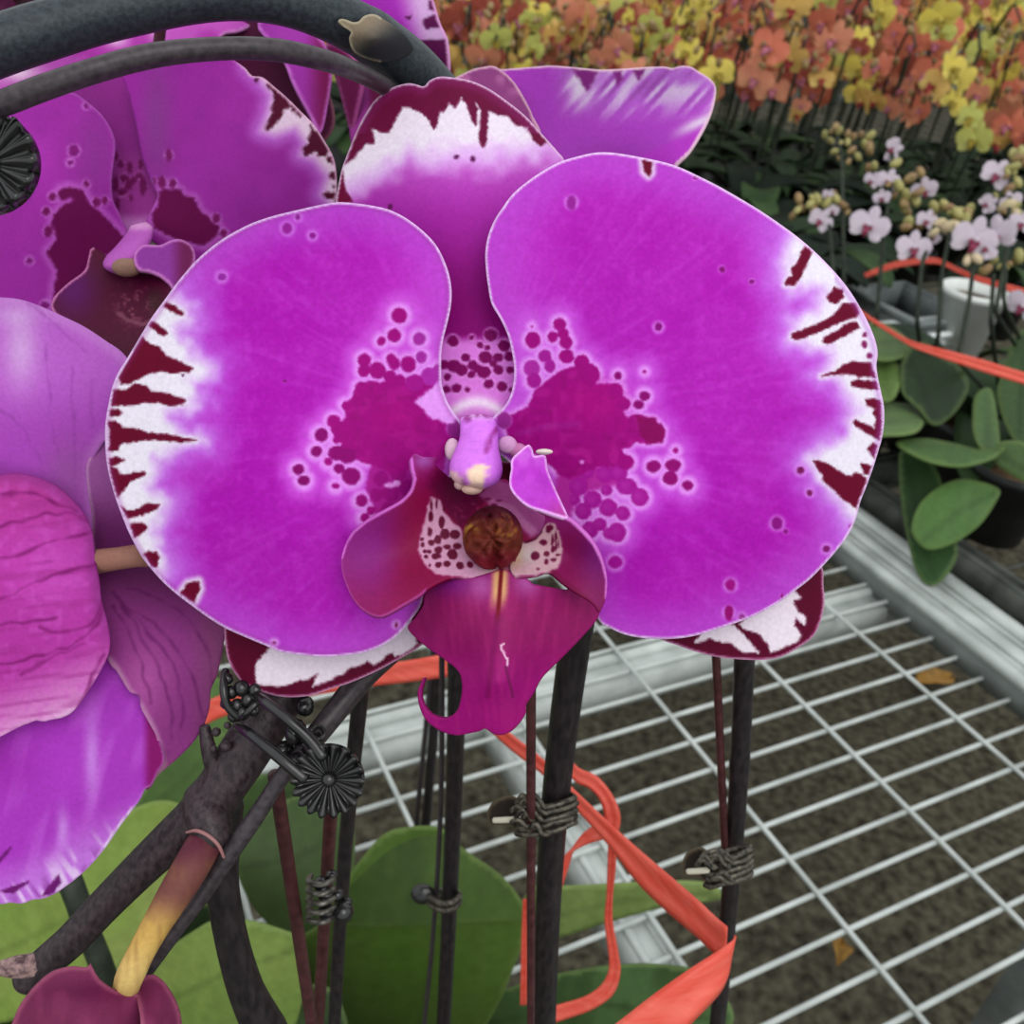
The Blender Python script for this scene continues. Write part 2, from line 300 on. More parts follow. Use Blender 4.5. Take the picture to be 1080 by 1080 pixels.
RBL = [(530,440),(542,437),(557,429),(564.4,412.6),(575.6,403),(590,392),(610,385),(625,385),(632,396),(628,405),(645,405),(655,412),(660,426),(656,435),(662,441),(672,437),(690,442),(700.4,452.6),(699,466),(685,468),(670,466),(664,471),(655,474),(660,482),(650,492),(630,492),(612,500),(600,505),(590,500),(572,482),(548,470),(536,458)]
def c_right(X, Y, E):
    c = base_mag(X, Y, E, seed=21); c = mix(c, (204, 74, 216), np.exp(-((X-548)**2/45**2+(Y-310)**2/90**2))*.45)
    dW = pdist(X, Y, RW); ds = np.full(X.shape, 1e9)
    for p in RS: ds = np.minimum(ds, pdist(X, Y, p))
    wv = (vnoise(X, Y, 12, 9)-.5)*10
    c = mix(c, (200, 104, 228), (1-sst(0, 52, dW+wv))*.75); c = mix(c, (208, 136, 236), (1-sst(-4, 22, dW+wv))*.8)
    c = mix(c, WHITE, np.maximum(1-sst(-14, 10, dW+wv), (1-sst(1, 8, ds))*.8))
    ddot = np.full(X.shape, 1e9); dl = ddot.copy()
    for d in RDOT: ddot = np.minimum(ddot, np.hypot(X-d[0], Y-d[1])-d[2])
    for d in RLOW: dl = np.minimum(dl, np.hypot(X-d[0], Y-d[1])-d[2])
    dB = np.minimum(ddot, np.minimum(dl, pdist(X, Y, RBL)))
    c = mix(c, (210, 96, 228), (1-sst(3, 28, dB))*.75); c = mix(c, HALO, (1-sst(1, 8, dB))*.9)
    c = paint(c, X, Y, [[(590,495),(660,490),(655,510),(612,520),(600,545),(585,520)]], (182, 40, 156), 4, 2)
    c = dots(c, X, Y, RLOW, (168, 18, 150), None)
    for d in RLOW: c = mix(c, (186, 52, 172), (1-sst(0, d[2], np.hypot(X-d[0]+2, Y-d[1]+1)))*.5)
    c = paint(c, X, Y, [RBL], BLOT, 1.5, 1.6); ib = sst(0, 4, -pdist(X, Y, RBL)); c = mix(c, (190, 34, 150), ib*sst(.45, .85, vnoise(X, Y, 9, 79))*.5); c = mix(c, (138, 0, 104), ib*sst(.55, .9, vnoise(X, Y, 7, 80))*.35); c = mix(c, (178, 4, 130), (1-sst(0, 40, np.hypot((X-625)/1.4, Y-425)))*.6)
    c = mix(c, (160, 50, 150), (1-sst(0, 6, ldist(X, Y, [(545,458),(575,450),(610,447)])))*.35)
    c = paint(c, X, Y, [[(672,440),(690,442),(700.4,452.6),(699,466),(685,468),(676,460)]], (136, 0, 92), 2, 2)
    c = dots(c, X, Y, RDOT, BLOT, None); c = dots(c, X, Y, [(614,487,2.6,2.2)], (232, 130, 236), None)
    c = dots(c, X, Y, [(531.5,443.5,7.5,9,(150,40,140))], BLOT, (222, 120, 226), 3)
    c = dots(c, X, Y, [(602.8,213.5,5,8,(150,30,150)),(694.5,345,3.8,4.6,(132,0,120)),(819.6,552,5.8,7.4,(140,14,130)),(871.7,579,3.6,3.8,(130,20,110)),(770.4,616.9,5.4,6.4,(160,10,130)),(768.9,646.5,4.6,7.8,(150,6,110)),(782.4,651,3.2,4,(150,50,140)),(648.9,593,7.6,6.8,(165,12,150)),(844.3,496,4.1,4.1,(120,20,90)),(854,519.6,2.8,3.2,(120,20,90))], BLOT, (220, 130, 236), 6)
    c = dots(c, X, Y, [(733,187.5,2.4,1.4),(761.5,284,3),(793,297,2.7,2.2),(829,560.5,2.1),(825,629,1.6,2.4),(897,555,1.2)], (128, 4, 110), (208, 96, 220), 3)
    c = paint(c, X, Y, RS, DARK, 1.3, 1.7); c = dots(c, X, Y, [(911.9,353.3,2.4,3),(911.5,363.5,3,4),(917,375,3,3)], (130, 20, 90), None)
    c = mix(c, (170, 90, 196), (1-sst(3, 10, E))*.4*((X > 880) & (Y < 480)))
    c = mix(c, (240, 204, 248), 1-sst(1.0, 3.2, E)); return c
zr = dm([(520,455,-2),(570,440,0),(515,270,2.5),(640,163,-.5),(730,440,4),(640,350,3),(930,440,-3.5),(840,250,-3),(890,570,-3.5),(770,658,-2),(690,673,0),(632,655,0),(690,560,3.5),(840,420,1.5),(560,515,-2.5)])
sheet('petal', RP, zr, c_right, PETAL, main, 2.0, .0007)
# ---------------- dorsal sepal
DS = [(354,214),(357,195),(360.4,178.8),(366.2,162.6),(375.5,139.4),(384.7,121),(396.3,104.7),(412.5,93),(428.7,88),(438,88.8),(447,91),(453,85),(463.4,80.9),(479.6,82),(498,85.7),(516.7,94.3),(535,107),(553.7,122),(572,141.8),(588.4,160.3),(595,170),(600,200),(590,240),(570,300),(556,345),(552,385),(548,420),(535,446),(505,458),(478,448),(462,420),(455,385),(440,350),(410,310),(375,265),(356,235)]
DRIM = kd([(-30,480),(45,450),(100,420),(150,350),(195,350),(180,280),(230,300),(260,300),(300,220),(320,182),(355,185),(400,205),(435,230),(465,288),(480,260),(487,200),(510,205),(532,165),(560,185),(590,140),(618,180),(640,250),(655,265),(662,200),(650,150),(682,200),(672,330),(688,368),(705,345),(712,200),(760,220),(800,225),(840,265),(890,275),(920,340),(950,362),(975,340),(1010,360),(1060,400),(1100,300),(900,0),(400,-40),(0,100)])
DDOT = C(440, 320, 7.714, [(290,305),(600,258),(445,278),(512,340),(572,358),(705,345),(750,430),(395,443),(555,440),(655,440),(300,510),(220,500),(360,540),(440,580),(450,500),(545,560),(660,540),(582,655),(690,675),(320,690),(240,700),(245,600),(408,700),(755,540),(765,700),(490,530),(620,490)])
DR = [50,55,22,28,26,52,44,38,56,42,56,42,54,34,40,56,44,42,46,40,34,34,24,34,22,36,32]
def c_dors(X, Y, E):
    c = np.tile(S((170, 40, 168)), (len(X), 1)); c = mix(c, (140, 2, 116), sst(210, 330, Y)); c = mix(c, (196, 88, 200), (1-sst(165, 235, Y))*.8)  # deeper low down: darker pigment plus shade between the petals painted in
    n = (vnoise(X, Y, 12, 4)-.5)*14; edge = 172-((X-480)/120)**2*14+np.where(X < 430, (430-X)*.75, 0)
    c = mix(c, (224, 170, 236), 1-sst(-8, 22, Y-edge+n)); c = mix(c, (240, 226, 242), 1-sst(-28, 2, Y-edge+n))
    zone = sst(352, 366, Y); c = mix(c, (206, 104, 206), zone*.95); c = mix(c, (232, 132, 232), zone*.8); c = mix(c, (250, 226, 250), np.exp(-((Y-(424+((X-503)/24)**2*9))/7)**2))
    L = [(p[0], p[1], r/7.714, r/7.714*.92) for p, r in zip(DDOT, DR)]
    c = dots(c, X, Y, L, (124, 0, 92), (236, 150, 236), 3)
    c = paint(c, X, Y, [DRIM], (106, 12, 58), 1.4, 1.8); c = paint(c, X, Y, [kd([(-5,620),(45,470),(60,560),(95,618)])], (110, 6, 54), 1.3, 1.5)
    c = dots(c, X, Y, [(481.2,165.6,2.9,2.5),(498.6,168,2.4,3.2),(412,218,2.5,3.5)], (96, 16, 84), None)
    c = mix(c, (140, 40, 112), (1-sst(3, 14, E))*.5*(Y < 140)); c = mix(c, (232, 190, 226), 1-sst(.8, 2.6, E)); return c
sheet('dorsal_sepal', DS, dm([(505,450,-4),(400,95,-9),(470,84,-7),(590,165,-10),(356,210,-10),(480,200,-4),(500,330,-3.2),(505,390,-3.2),(450,90,-7.5),(600,230,-8),(380,270,-8)]), c_dors, PETAL, main, 2.0, .0007)
# ---------------- lateral sepals
def c_lat(white):
    def f(X, Y, E):
        c = np.tile(S((88, 0, 38)), (len(X), 1)); c = mix(c, (112, 10, 62), (1-sst(1, 6, E))*.6); c = paint(c, X, Y, white, (238, 224, 236), 1.4, 1.8)
        return mix(c, (214, 150, 190), 1-sst(.6, 2.4, E))
    return f
LLS = [(237,655),(238,682.6),(242.6,701),(251.9,716),(260,722.5),(278.5,730.4),(298.9,735),(324.8,734),(348.9,726.7),(371,719.3),(397,708),(417.4,697),(434,687.8),(447,678.5),(470,655),(500,600),(512,520),(500,490),(450,510),(360,550),(280,600),(245,630)]
sheet('lateral_sepal', LLS, dm([(505,490,-7),(240,680,-10),(300,735,-7),(440,685,-7.5),(330,600,-7),(380,690,-7)]), c_lat([kl([(50,770),(70,740),(160,640),(600,560),(900,400),(960,600),(970,640),(905,690),(850,712),(830,690),(800,705),(730,760),(690,740),(640,770),(600,775),(530,820),(380,885),(410,810),(350,840),(300,850),(250,868),(180,885),(60,870),(50,820)])]), PETAL, main, 2.2, .0007)
RLS = [(866,596),(868.5,617.8),(869.4,636.3),(865.7,654.8),(857.4,671.5),(842.6,682.6),(826,691.9),(807.4,695.9),(783.3,695.6),(755.6,692.8),(733.3,687.2),(714.8,680.7),(690,670),(640,630),(570,570),(520,510),(515,490),(560,490),(660,520),(780,560),(845,580)]
sheet('lateral_sepal', RLS, dm([(515,495,-7),(868,625,-10),(790,695,-7.5),(700,672,-7.5),(780,600,-7),(840,660,-8)]), c_lat([kr([(180,740),(250,650),(330,620),(390,645),(470,720),(540,800),(450,795),(380,745),(310,735),(260,710),(230,735)]), kr([(430,640),(500,580),(700,420),(740,440),(780,490),(735,500),(760,570),(806,600),(800,640),(750,598),(742,650),(780,700),(750,745),(680,770),(610,800),(600,760),(550,690),(470,670)])]), PETAL, main, 2.2, .0007)
# ---------------- lip
MID = km([(135,140),(180,90),(260,55),(330,44),(400,40),(470,20),(540,0),(600,25),(660,45),(690,70),(710,80),(850,105),(915,110),(1000,170),(1040,210),(1030,260),(960,345),(850,460),(750,560),(700,650),(665,700),(660,750),(620,810),(570,850),(510,860),(450,828),(430,838),(380,850),(300,862),(220,840),(150,790),(112,720),(100,640),(118,590),(131,564),(112,640),(124,700),(170,757),(240,775),(300,740),(322,680),(330,600),(310,530),(240,470),(140,400),(50,310),(90,250),(128,190)])
def c_mid(X, Y, E):
    c = np.tile(S((136, 16, 88)), (len(X), 1)); c = mix(c, (152, 10, 112), sst(655, 735, Y)); c = mix(c, (124, 20, 92), (1-sst(606, 640, Y))*.6)
    st = vnoise(X*1.0+(Y-600)*.12*np.sign(X-528), Y*.12, 4.5, 6); c = mix(c, (182, 50, 118), sst(.45, .95, st)*.22); c = mix(c, (118, 10, 84), sst(.6, 1, 1-st)*.22)
    c = mix(c, (120, 24, 120), np.exp(-((X-478)**2/26**2+(Y-616)**2/12**2))*.8); c = mix(c, (184, 96, 170), np.exp(-((X-508)**2/14**2+(Y-618)**2/16**2))*.7); c = mix(c, (184, 100, 176), np.exp(-((X-556)**2/14**2+(Y-614)**2/14**2))*.7)
    ridge = ldist(X, Y, [(528,596),(527,625),(523,652)]); c = mix(c, (214, 160, 112), (1-sst(4, 12, np.hypot(ridge, 0)))*(1-sst(622, 652, Y)))
    cen = ldist(X, Y, [(529,598),(527,625),(525,650),(520,690),(514,735)]); c = mix(c, (112, 14, 28), (1-sst(1, 3.4, cen))*(1-sst(640, 668, Y))); c = mix(c, (122, 6, 84), (1-sst(1, 5, cen))*.7*sst(640, 660, Y))
    g = ldist(X, Y, [(533,703),(537,718),(541,735)]); c = mix(c, (110, 20, 80), (1-sst(.8, 2.4, g))*.8)
    s = ldist(X, Y, km([(548,388),(530,398),(535,415),(548,435),(556,460),(566,465),(565,500)])); c = mix(c, (235, 190, 220), 1-sst(.4, 1.3, s))
    c = mix(c, (196, 40, 140), np.exp(-((X-524)**2/30**2+(Y-752)**2/16**2))*.3); c = mix(c, (140, 20, 96), (1-sst(.8, 3, E))*.5); return c
zmid = dm([(447,628,4),(530,598,7),(600,622,4),(632,645,2),(432,662,2),(527,650,12),(470,670,8),(590,670,7),(525,720,14),(490,700,9),(560,715,9),(525,775,9),(545,765,8),(500,770,9),(460,768,6),(442,745,5),(446,717,5)])
lip = sheet('lip', MID, zmid, c_mid, LIPM, main, 1.6, .0008)
WPAT = [kt([(150,150),(200,170),(235,250),(285,310),(335,345),(370,480),(420,560),(500,600),(545,600),(545,650),(480,655),(300,645),(180,630),(110,570),(70,480),(75,420),(110,300),(130,200)])]
WSP = [kt([(p[0], p[1])])[0]+(p[2]/6, p[3]/6) for p in [(150,195,8,36),(183,190,8,30),(228,215,9,26),(145,268,17,34),(215,305,20,40),(140,365,15,28),(190,415,24,30),(235,378,30,34),(300,382,34,30),(150,435,22,20),(90,410,12,12),(95,447,14,15),(108,490,14,12),(138,492,14,12),(195,480,26,22),(250,460,26,18),(315,457,30,20),(180,520,30,20),(282,508,34,34),(115,522,14,13),(195,573,20,19),(250,567,24,19),(330,580,25,24),(395,572,21,19),(140,577,8,10)]]
LL = [(433,484),(437,479),(442,480),(446.3,482),(462,482.6),(459,489),(470,500),(486,512),(508,516),(532,505),(546,522),(564,538),(580,548),(578,560),(560,572),(548,580),(540,600),(528,606),(509,607),(498,609),(479.6,608),(464.8,612.6),(450,621),(442.6,627.4),(424,638.5),(405.6,648.7),(394.4,649),(381.5,642),(372.2,631),(365.7,618),(361,603.3),(360.2,588.5),(364.8,573.7),(372.2,561.7),(387,549.6),(405.6,539.4),(424,529),(434.3,518),(437.5,505),(434,494)]
def c_ll(X, Y, E):
    c = np.tile(S((132, 22, 108)), (len(X), 1)); c = mix(c, (128, 4, 62), sst(395, 440, X+(Y-560)*.1)); c = mix(c, (136, 24, 80), sst(600, 640, Y)*.6)
    c = mix(c, (132, 30, 130), np.exp(-((X-385)**2/26**2+(Y-575)**2/30**2))*.6); c = mix(c, (128, 6, 90), (1-sst(500, 530, Y))*.7); c = mix(c, (150, 70, 150), np.exp(-((X-447)**2/12**2+(Y-486)**2/9**2)))
    thr = [(462,490),(480,508),(508,514),(516,520),(500,538),(486,556),(470,540),(462,524),(452,512)]; c = paint(c, X, Y, [thr], (94, 0, 52), 6, 3)
    c = paint(c, X, Y, [[(507,522),(520,506),(545,512),(590,540),(590,560),(560,566),(540,545),(520,534)]], (168, 76, 140), 3, 2)
    c = mix(c, (206, 130, 180), (1-sst(2, 7, ldist(X, Y, [(519,530),(540,538),(552,552),(562,560)])))*.6)
    v = vnoise(X*.7, Y*.7, 2.4, 12); c = mix(c, (170, 70, 120), sst(.6, .9, v)*.5*np.exp(-((X-500)**2/24**2+(Y-538)**2/12**2)))
    c = dots(c, X, Y, [(515,526,4,1.5),(521,533,3,2),(527,528,3,1.2),(509,541,2.4,1.6)], (110, 10, 70), None)
    c = paint(c, X, Y, WPAT, (200, 144, 176), 1.6, 1.5); c = mix(c, (222, 190, 180), (1-sst(0, 14, np.hypot((X-525)/2, Y-602)))*.7)
    c = mix(c, (148, 10, 66), sst(.55, .7, vnoise(X, Y, 3, 15))*(1-sst(455, 462, X-0*Y))*.0); c = dots(c, X, Y, WSP, (92, 4, 44), None, 0, .8)
    c = mix(c, (216, 112, 220), 1-sst(.5, 2.4, ldist(X, Y, [(434,484),(435,494),(438,505),(434.3,518),(424,529),(405.6,539.4),(387,549.6),(372.2,561.7),(364.8,573.7),(360.2,588.5)])))
    return mix(c, (186, 86, 170), (1-sst(.4, 1.8, E))*.6*(X < 450))
zll = dm([(437,480,5),(462,483,3),(437,505,7),(361,590,7),(400,540,8),(372,630,9),(400,648,11),(450,621,9),(420,580,5),(480,560,3),(490,520,0),(510,606,7.5),(530,540,2),(460,590,5.5),(578,556,3),(545,515,1),(540,598,6)])
sheet('side_lobe', LL, zll, c_ll, LIPM, lip, 1.5, .0007)
RL = [(574,539),(589,544),(601.9,549.8),(614.8,561.9),(626,574.8),(635,593),(639.8,611.9),(638.9,630.4),(632.4,646),(628,640),(618.5,632),(605.6,623.5),(592,613),(579.6,603),(566,606),(555,607),(544,606),(538,598),(542,582),(547,574),(556,572),(566,568),(572,558),(575,548)]
WR = [kt([(870,330),(890,312),(925,318),(950,370),(968,430),(975,500),(965,560),(945,595),(900,615),(800,635),(700,640),(640,640),(650,560),(690,440),(740,435),(780,430),(840,385)])]
RSP = [kt([(p[0], p[1])])[0]+(p[2]/6, p[3]/6) for p in [(898,340,26,20),(858,432,28,20),(806,518,28,28),(880,505,18,20),(878,552,14,20),(915,420,10,30),(918,475,12,22),(938,395,7,36),(938,460,7,26),(948,510,16,9),(925,542,18,10),(955,440,5,22),(825,600,12,8),(890,360,14,14)]]
def c_rl(X, Y, E):
    c = np.tile(S((126, 10, 82)), (len(X), 1)); c = mix(c, (116, 22, 108), sst(600, 632, X)); c = mix(c, (128, 20, 72), sst(585, 630, Y)*.6); c = mix(c, (150, 40, 130), (1-sst(545, 575, Y))*.6)
    c = paint(c, X, Y, WR, (200, 156, 168), 1.6, 1.5); c = mix(c, (206, 168, 130), (1-sst(0, 13, np.hypot((X-543)*.8, (Y-585)*.6)))); c = mix(c, (196, 186, 184), np.exp(-((X-557)**2/10**2+(Y-585)**2/10**2))*.7)
    c = paint(c, X, Y, [kt([(720,370),(745,360),(800,385),(845,365),(800,420),(760,432),(730,425)])], (86, 2, 40), 1.3, 1.5); c = dots(c, X, Y, RSP, (98, 6, 52), None, 0, .8)
    c = mix(c, (110, 8, 60), (1-sst(1, 4, ldist(X, Y, [(583,603),(600,617),(618,631),(631,644)])))*.8)
    return mix(c, (206, 110, 200), 1-sst(.4, 2.2, ldist(X, Y, [(574,539),(589,544),(601.9,549.8),(614.8,561.9),(626,574.8),(635,593),(639.8,611.9),(638.9,630.4)])))
zrl = dm([(574,540,9),(602,550,9),(640,612,8),(632,645,8),(545,590,5),(580,602,6),(600,585,5),(545,605,8),(610,625,8),(620,575,8)])
sheet('side_lobe', RL, zrl, c_rl, LIPM, lip, 1.5, .0007)
FLAP = kw([(310,48),(335,80),(345,112),(405,110),(420,190),(460,290),(510,400),(535,465),(480,455),(400,430),(310,400),(240,345),(205,290),(202,240),(210,190),(215,130),(260,85)])
def c_flap(X, Y, E):
    c = np.tile(S((192, 62, 206)), (len(X), 1)); c = mix(c, (202, 104, 216), (1-sst(478, 500, Y))*.7); c = mix(c, (176, 60, 150), sst(520, 545, Y)*sst(560, 590, X)); c = mix(c, (176, 44, 190), sst(.4, .8, vnoise(X, Y, 8, 3))*.4)
    return mix(c, (240, 180, 246), 1-sst(.8, 3, E))
sheet('lobe_tip', FLAP, dm([(557,470,8),(575,481,6),(540,495,10),(544,524,11.5),(574,540,10.5),(598,546,9),(590,515,6.5),(560,505,11)]), c_flap, LIPM, lip, 1.5, .0007)
# callus: knobbly red-brown boss
def px_ax(): return np.array([CR, CU, -CF])
cv, cf = ball(W(520, 567, D0-.0068), (.0044, .0047, .0042), 40, 28, px_ax()); cv = S(cv)
q = (cv-CAM); qd = q@CF; qx = 540+F*(q@CR)/qd; qy = 540-F*(q@CU)/qd
cv = cv+(-CF)[None]*(((vnoise(qx, qy, 6, 2)-.5)*.0030)+(vnoise(qx, qy, 2.6, 12)-.5)*.0012-.0016*np.exp(-((qx-524)/4)**2)*(qy > 572)-.003*np.exp(-((qx-512)/7)**2)*(1-sst(536, 552, qy)))[:, None]
cc = np.tile(S((98, 36, 26)), (len(cv), 1)); cc = mix(cc, (62, 2, 24), (1-sst(540, 556, qy))*.9); cc = mix(cc, (108, 22, 36), sst(575, 592, qy)); fl = vnoise(qx, qy, 2.2, 31)
cc = mix(cc, (170, 122, 52), sst(.5, .8, fl)*np.maximum(np.exp(-((qx-537)**2+(qy-556)**2)/13**2), np.exp(-((qx-496)**2+(qy-558)**2)/9**2))); cc = mix(cc, (150, 70, 70), sst(.6, .9, vnoise(qx, qy, 3, 33))*np.exp(-((qx-519)**2+(qy-576)**2)/8**2)*.8)
obj('callus', cv, cf, LIPM, lip, cc)
# column with anther cap and the pale knobs at its foot
def colsec(secs, n=28):
    V = []; Fs = []
    for (cx, cy, w, z, h) in secs:
        for i in range(n):
            a = 2*math.pi*i/n; V.append(W(cx+w*math.cos(a), cy+0*a, D0-(z+h*math.sin(a))/1000))
    m = len(secs)
    for k in range(m-1):
        for i in range(n): Fs.append((k*n+i, (k+1)*n+i, (k+1)*n+(i+1) % n, k*n+(i+1) % n))
    Fs += [tuple(range(n)), tuple(range((m-1)*n, m*n))[::-1]]; return S(V), Fs
sec = catmull([(503,437,8,-2,1),(503,441,17,-1,1.6),(505,450,19.5,.2,2.4),(505,462,20.5,1.4,3),(503,474,23,3,3.6),(502,486,27,4.6,4),(502,496,28,5.8,4),(502,503,26.5,6.4,3.6),(503,509,22,6.6,3),(505,513,13,6.6,2.2),(505,516,5,6.4,1)], 2)
cv, cf = colsec(sec); q = cv-CAM; qd = q@CF; qx = 540+F*(q@CR)/qd; qy = 540-F*(q@CU)/qd
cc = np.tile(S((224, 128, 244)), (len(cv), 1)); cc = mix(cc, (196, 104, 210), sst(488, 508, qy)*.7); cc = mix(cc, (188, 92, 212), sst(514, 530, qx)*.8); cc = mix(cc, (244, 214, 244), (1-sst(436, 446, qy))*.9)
cc = dots(cc, qx, qy, [(493,440.5,4.4,5.4),(503,434.5,2.8,6.4),(515,436.5,7,4.6)], (166, 70, 158), None); cc = mix(cc, (150, 44, 130), (1-sst(1, 4, ldist(qx, qy, [(524,452),(517,462),(514,476)])))*.8); cc = mix(cc, (196, 110, 220), sst(.5, .8, vnoise(qx, qy, 5, 6))*.35)
cc = paint(cc, qx, qy, [kc([(478,620),(530,555),(600,535),(645,560),(640,625),(605,690),(525,690)])], (246, 212, 186), 1.6, 1.5); cc = paint(cc, qx, qy, [kc([(332,590),(400,612),(438,670),(448,760),(385,725),(345,665)])], (228, 184, 190), 1.6, 1.2); cc = mix(cc, (150, 92, 130), (1-sst(1, 3.2, ldist(qx, qy, kc([(440,610),(455,660),(448,740)]))))*.7); cc = paint(cc, qx, qy, [kc([(450,735),(520,700),(610,700),(615,800),(450,800)])], (222, 184, 172), 1.5, 1)
colm = obj('column', cv, cf, LIPM, main, cc)
b = MB()
for (x, y, z, rx, ry, c) in [(498,515.5,6.2,11,6,(222,186,170)),(485,510.5,5.6,6,6,(216,178,178))]:
    v, f = ball(W(x, y, D0-z/1000), (rx*D0/F, ry*D0/F, .0016), 16, 10, px_ax()); b.add(v, f, 0, c)
b.build('anther_cap', LIPM, colm, col=True)
b = MB()
for (x, y, z, rx, ry, c) in [(477,474,.1,8,12,(222,184,204)),(535,469,-.4,10.5,9.5,(214,156,204)),(546,475,-.7,10,8,(196,120,172)),(574,476.5,2.4,9,3.2,(236,222,214))]:
    v, f = ball(W(x, y, D0-z/1000), (rx*D0/F, ry*D0/F, .0009), 18, 10, px_ax()); b.add(v, f, 0, c)
b.build('column_foot', LIPM, lip, col=True)
# pedicel behind the bloom
b = MB(); v, f = tube(catmull([W(505,470,D0+.005), W(508,440,D0+.018), W(500,420,D0+.03), W(470,500,D0+.045)], .004), .0017, 10); b.add(v, f, 0, (120, 60, 70)); b.build('pedicel', LIPM, main, col=True)
# ================================================================ other near blooms
ku = cr(0, 60, 5.4); kv = cr(160, 40, 5.4); kx = cr(0, 180, 4.5)
def cst(ctrl): f = tps(ctrl); return lambda X, Y: f(X, Y)/1000.0
# ---------------- upper-left bloom behind the arching stem
ub = thing('orchid_flower', W(138, 245, .205), 'magenta orchid bloom in the top left corner behind the dark arching stem', 'flower')
MB2 = (160, 42, 160)
def c_ub(kind):
    def f(X, Y, E):
        c = np.tile(S(MB2), (len(X), 1)); c = mix(c, (172, 50, 174), sst(.4, .9, vnoise(X, Y, 40, 41))*.6); c = mix(c, (140, 34, 146), sst(.5, .95, vnoise(X, Y, 15, 42))*.25)
        if kind == 'R':
            c = mix(c, (136, 64, 142), np.exp(-((X-165)**2/16**2+(Y-130)**2/70**2))*.7)
            st = [kv([(655,250),(680,285),(720,290),(780,350),(785,395),(750,400),(745,440),(700,490),(660,525),(645,515),(690,430),(685,400),(700,340),(690,300),(660,280)]), kv([(795,370),(825,400),(815,425),(795,410)]), kv([(830,415),(850,430),(848,450),(832,440)]),
                  kv([(905,500),(950,550),(1000,630),(1000,665),(950,670),(940,640),(870,672),(860,630),(900,600),(895,570),(910,540)]), kv([(1000,680),(1025,680),(1030,715),(1005,705)]), kv([(1010,770),(1050,760),(1050,805),(1015,800)]), kv([(975,885),(1000,878),(1050,885),(1050,920),(1000,915)])]
            wp = [(262,70),(275,84),(287,100),(283,120),(276,138),(290,142),(312,135),(322,150),(318,163),(332,168),(346,186),(340,205),(350,216),(380,216),(380,150),(320,90)]
            dW = pdist(X, Y, wp); c = mix(c, (206, 120, 226), (1-sst(0, 22, dW))*.8); c = mix(c, (238, 208, 232), 1-sst(-8, 8, dW))
            c = paint(c, X, Y, st, (84, 10, 44), 1.2, 1.5); c = dots(c, X, Y, [(270.5,84,3,3),(352,197,1.5,2)], (80, 10, 60), None)
            bl = [kv([(45,880),(70,862),(100,870),(135,862),(165,868),(180,905),(240,915),(262,960),(270,985),(330,1030),(380,1075),(380,1110),(300,1180),(150,1150),(20,1080),(0,1010),(35,960)])]
            dB = pdist(X, Y, bl[0]); c = mix(c, (208, 120, 214), (1-sst(1, 10, dB))*.6); c = paint(c, X, Y, bl, (104, 4, 74), 1.5, 2)
            c = dots(c, X, Y, [(171,192,4.5,6.5),(182,193,4,5),(162.5,191,2,4),(228,230,4,5),(236,246,4,4)], (122, 20, 96), (206, 120, 216), 4); c = dots(c, X, Y, [(178,163.5,3.4,6.4)], (124, 20, 100), (216, 130, 222), 4)
            return mix(c, (236, 180, 214), (1-sst(.8, 2.6, E))*sst(240, 262, X))
        c = mix(c, (136, 52, 140), np.exp(-((X-100)**2/22**2+(Y-160)**2/50**2))*.6)
        bl = [ku([(325,790),(345,755),(390,742),(470,765),(510,840),(570,890),(640,960),(720,1040),(660,1110),(560,1130),(480,1260),(330,1420),(300,1400),(310,1320),(330,1220),(270,1110),(330,1040),(295,960),(310,900),(360,850),(430,815),(400,800),(350,815)])]
        dB = pdist(X, Y, bl[0]); c = mix(c, (206, 110, 212), (1-sst(1, 11, dB))*.65); c = paint(c, X, Y, bl, (104, 4, 76), 1.5, 2)
        c = dots(c, X, Y, [(55.5,207.5,4.2,4),(49,223,4.2,4.4),(51,244,4.6,6.4),(102,213,4.2,5),(110.5,211.5,3.6,4.4),(91,194,3.2,3.4)], (116, 16, 90), (206, 110, 212), 4)
        c = dots(c, X, Y, [(78,159,5.6,6.4),(74,171.5,3.4,3),(91,111.5,3,3.4),(31,275,3.6,3.6),(48,322,5,4)], (126, 20, 116), (208, 120, 216), 4)
        return mix(c, (176, 90, 180), (1-sst(.8, 3, E))*.8)
    return f
sheet('petal', [(130,78),(150,66),(190,58),(230,56),(244,62),(258,71.5),(265.6,79.8),(276.7,81.7),(289.6,91.9),(304.4,104.8),(317.4,117.8),(330.4,130.7),(341.5,147.4),(350.7,164),(354.4,178.9),(355,197.4),(352.6,214),(330,262),(290,300),(230,300),(180,268),(152,246),(158,225),(166,207),(161,195),(150,166),(143,130),(136,100)], cst([(155,240,196),(140,90,196),(240,62,192),(350,190,194),(300,295,197),(240,180,190),(165,200,196)]), c_ub('R'), PETAL, ub, 2.6, .0007)
sheet('petal', [(74,97),(92.6,108),(109,123),(118.5,139.6),(121.5,152.6),(119.4,175),(117.6,193),(119.6,212),(128,230),(133,250),(108,290),(70,330),(30,345),(-10,340),(-45,300),(-60,220),(-35,145),(0,112),(40,98)], cst([(130,245,196),(118,150,193),(40,98,194),(-50,220,196),(20,335,197),(50,210,190)]), c_ub('L'), PETAL, ub, 2.6, .0007)
def c_uds(X, Y, E):
    c = np.tile(S((142, 40, 136)), (len(X), 1)); c = mix(c, (164, 62, 150), sst(150, 172, Y)*.6); c = mix(c, (198, 120, 196), sst(222, 236, Y))
    return dots(c, X, Y, [(122,164,3,5),(127,172.5,3.6,4.6),(137,177,3,6),(149,173.5,3,5),(131,188,5,4),(136,195,4,6),(141,190,4,4),(151,196,4,10),(129,202,6,4),(122,194,3.5,8),(138,209,2,4),(124,215,3,6),(147,185,4,3)], (112, 20, 88), (186, 90, 176), 2)
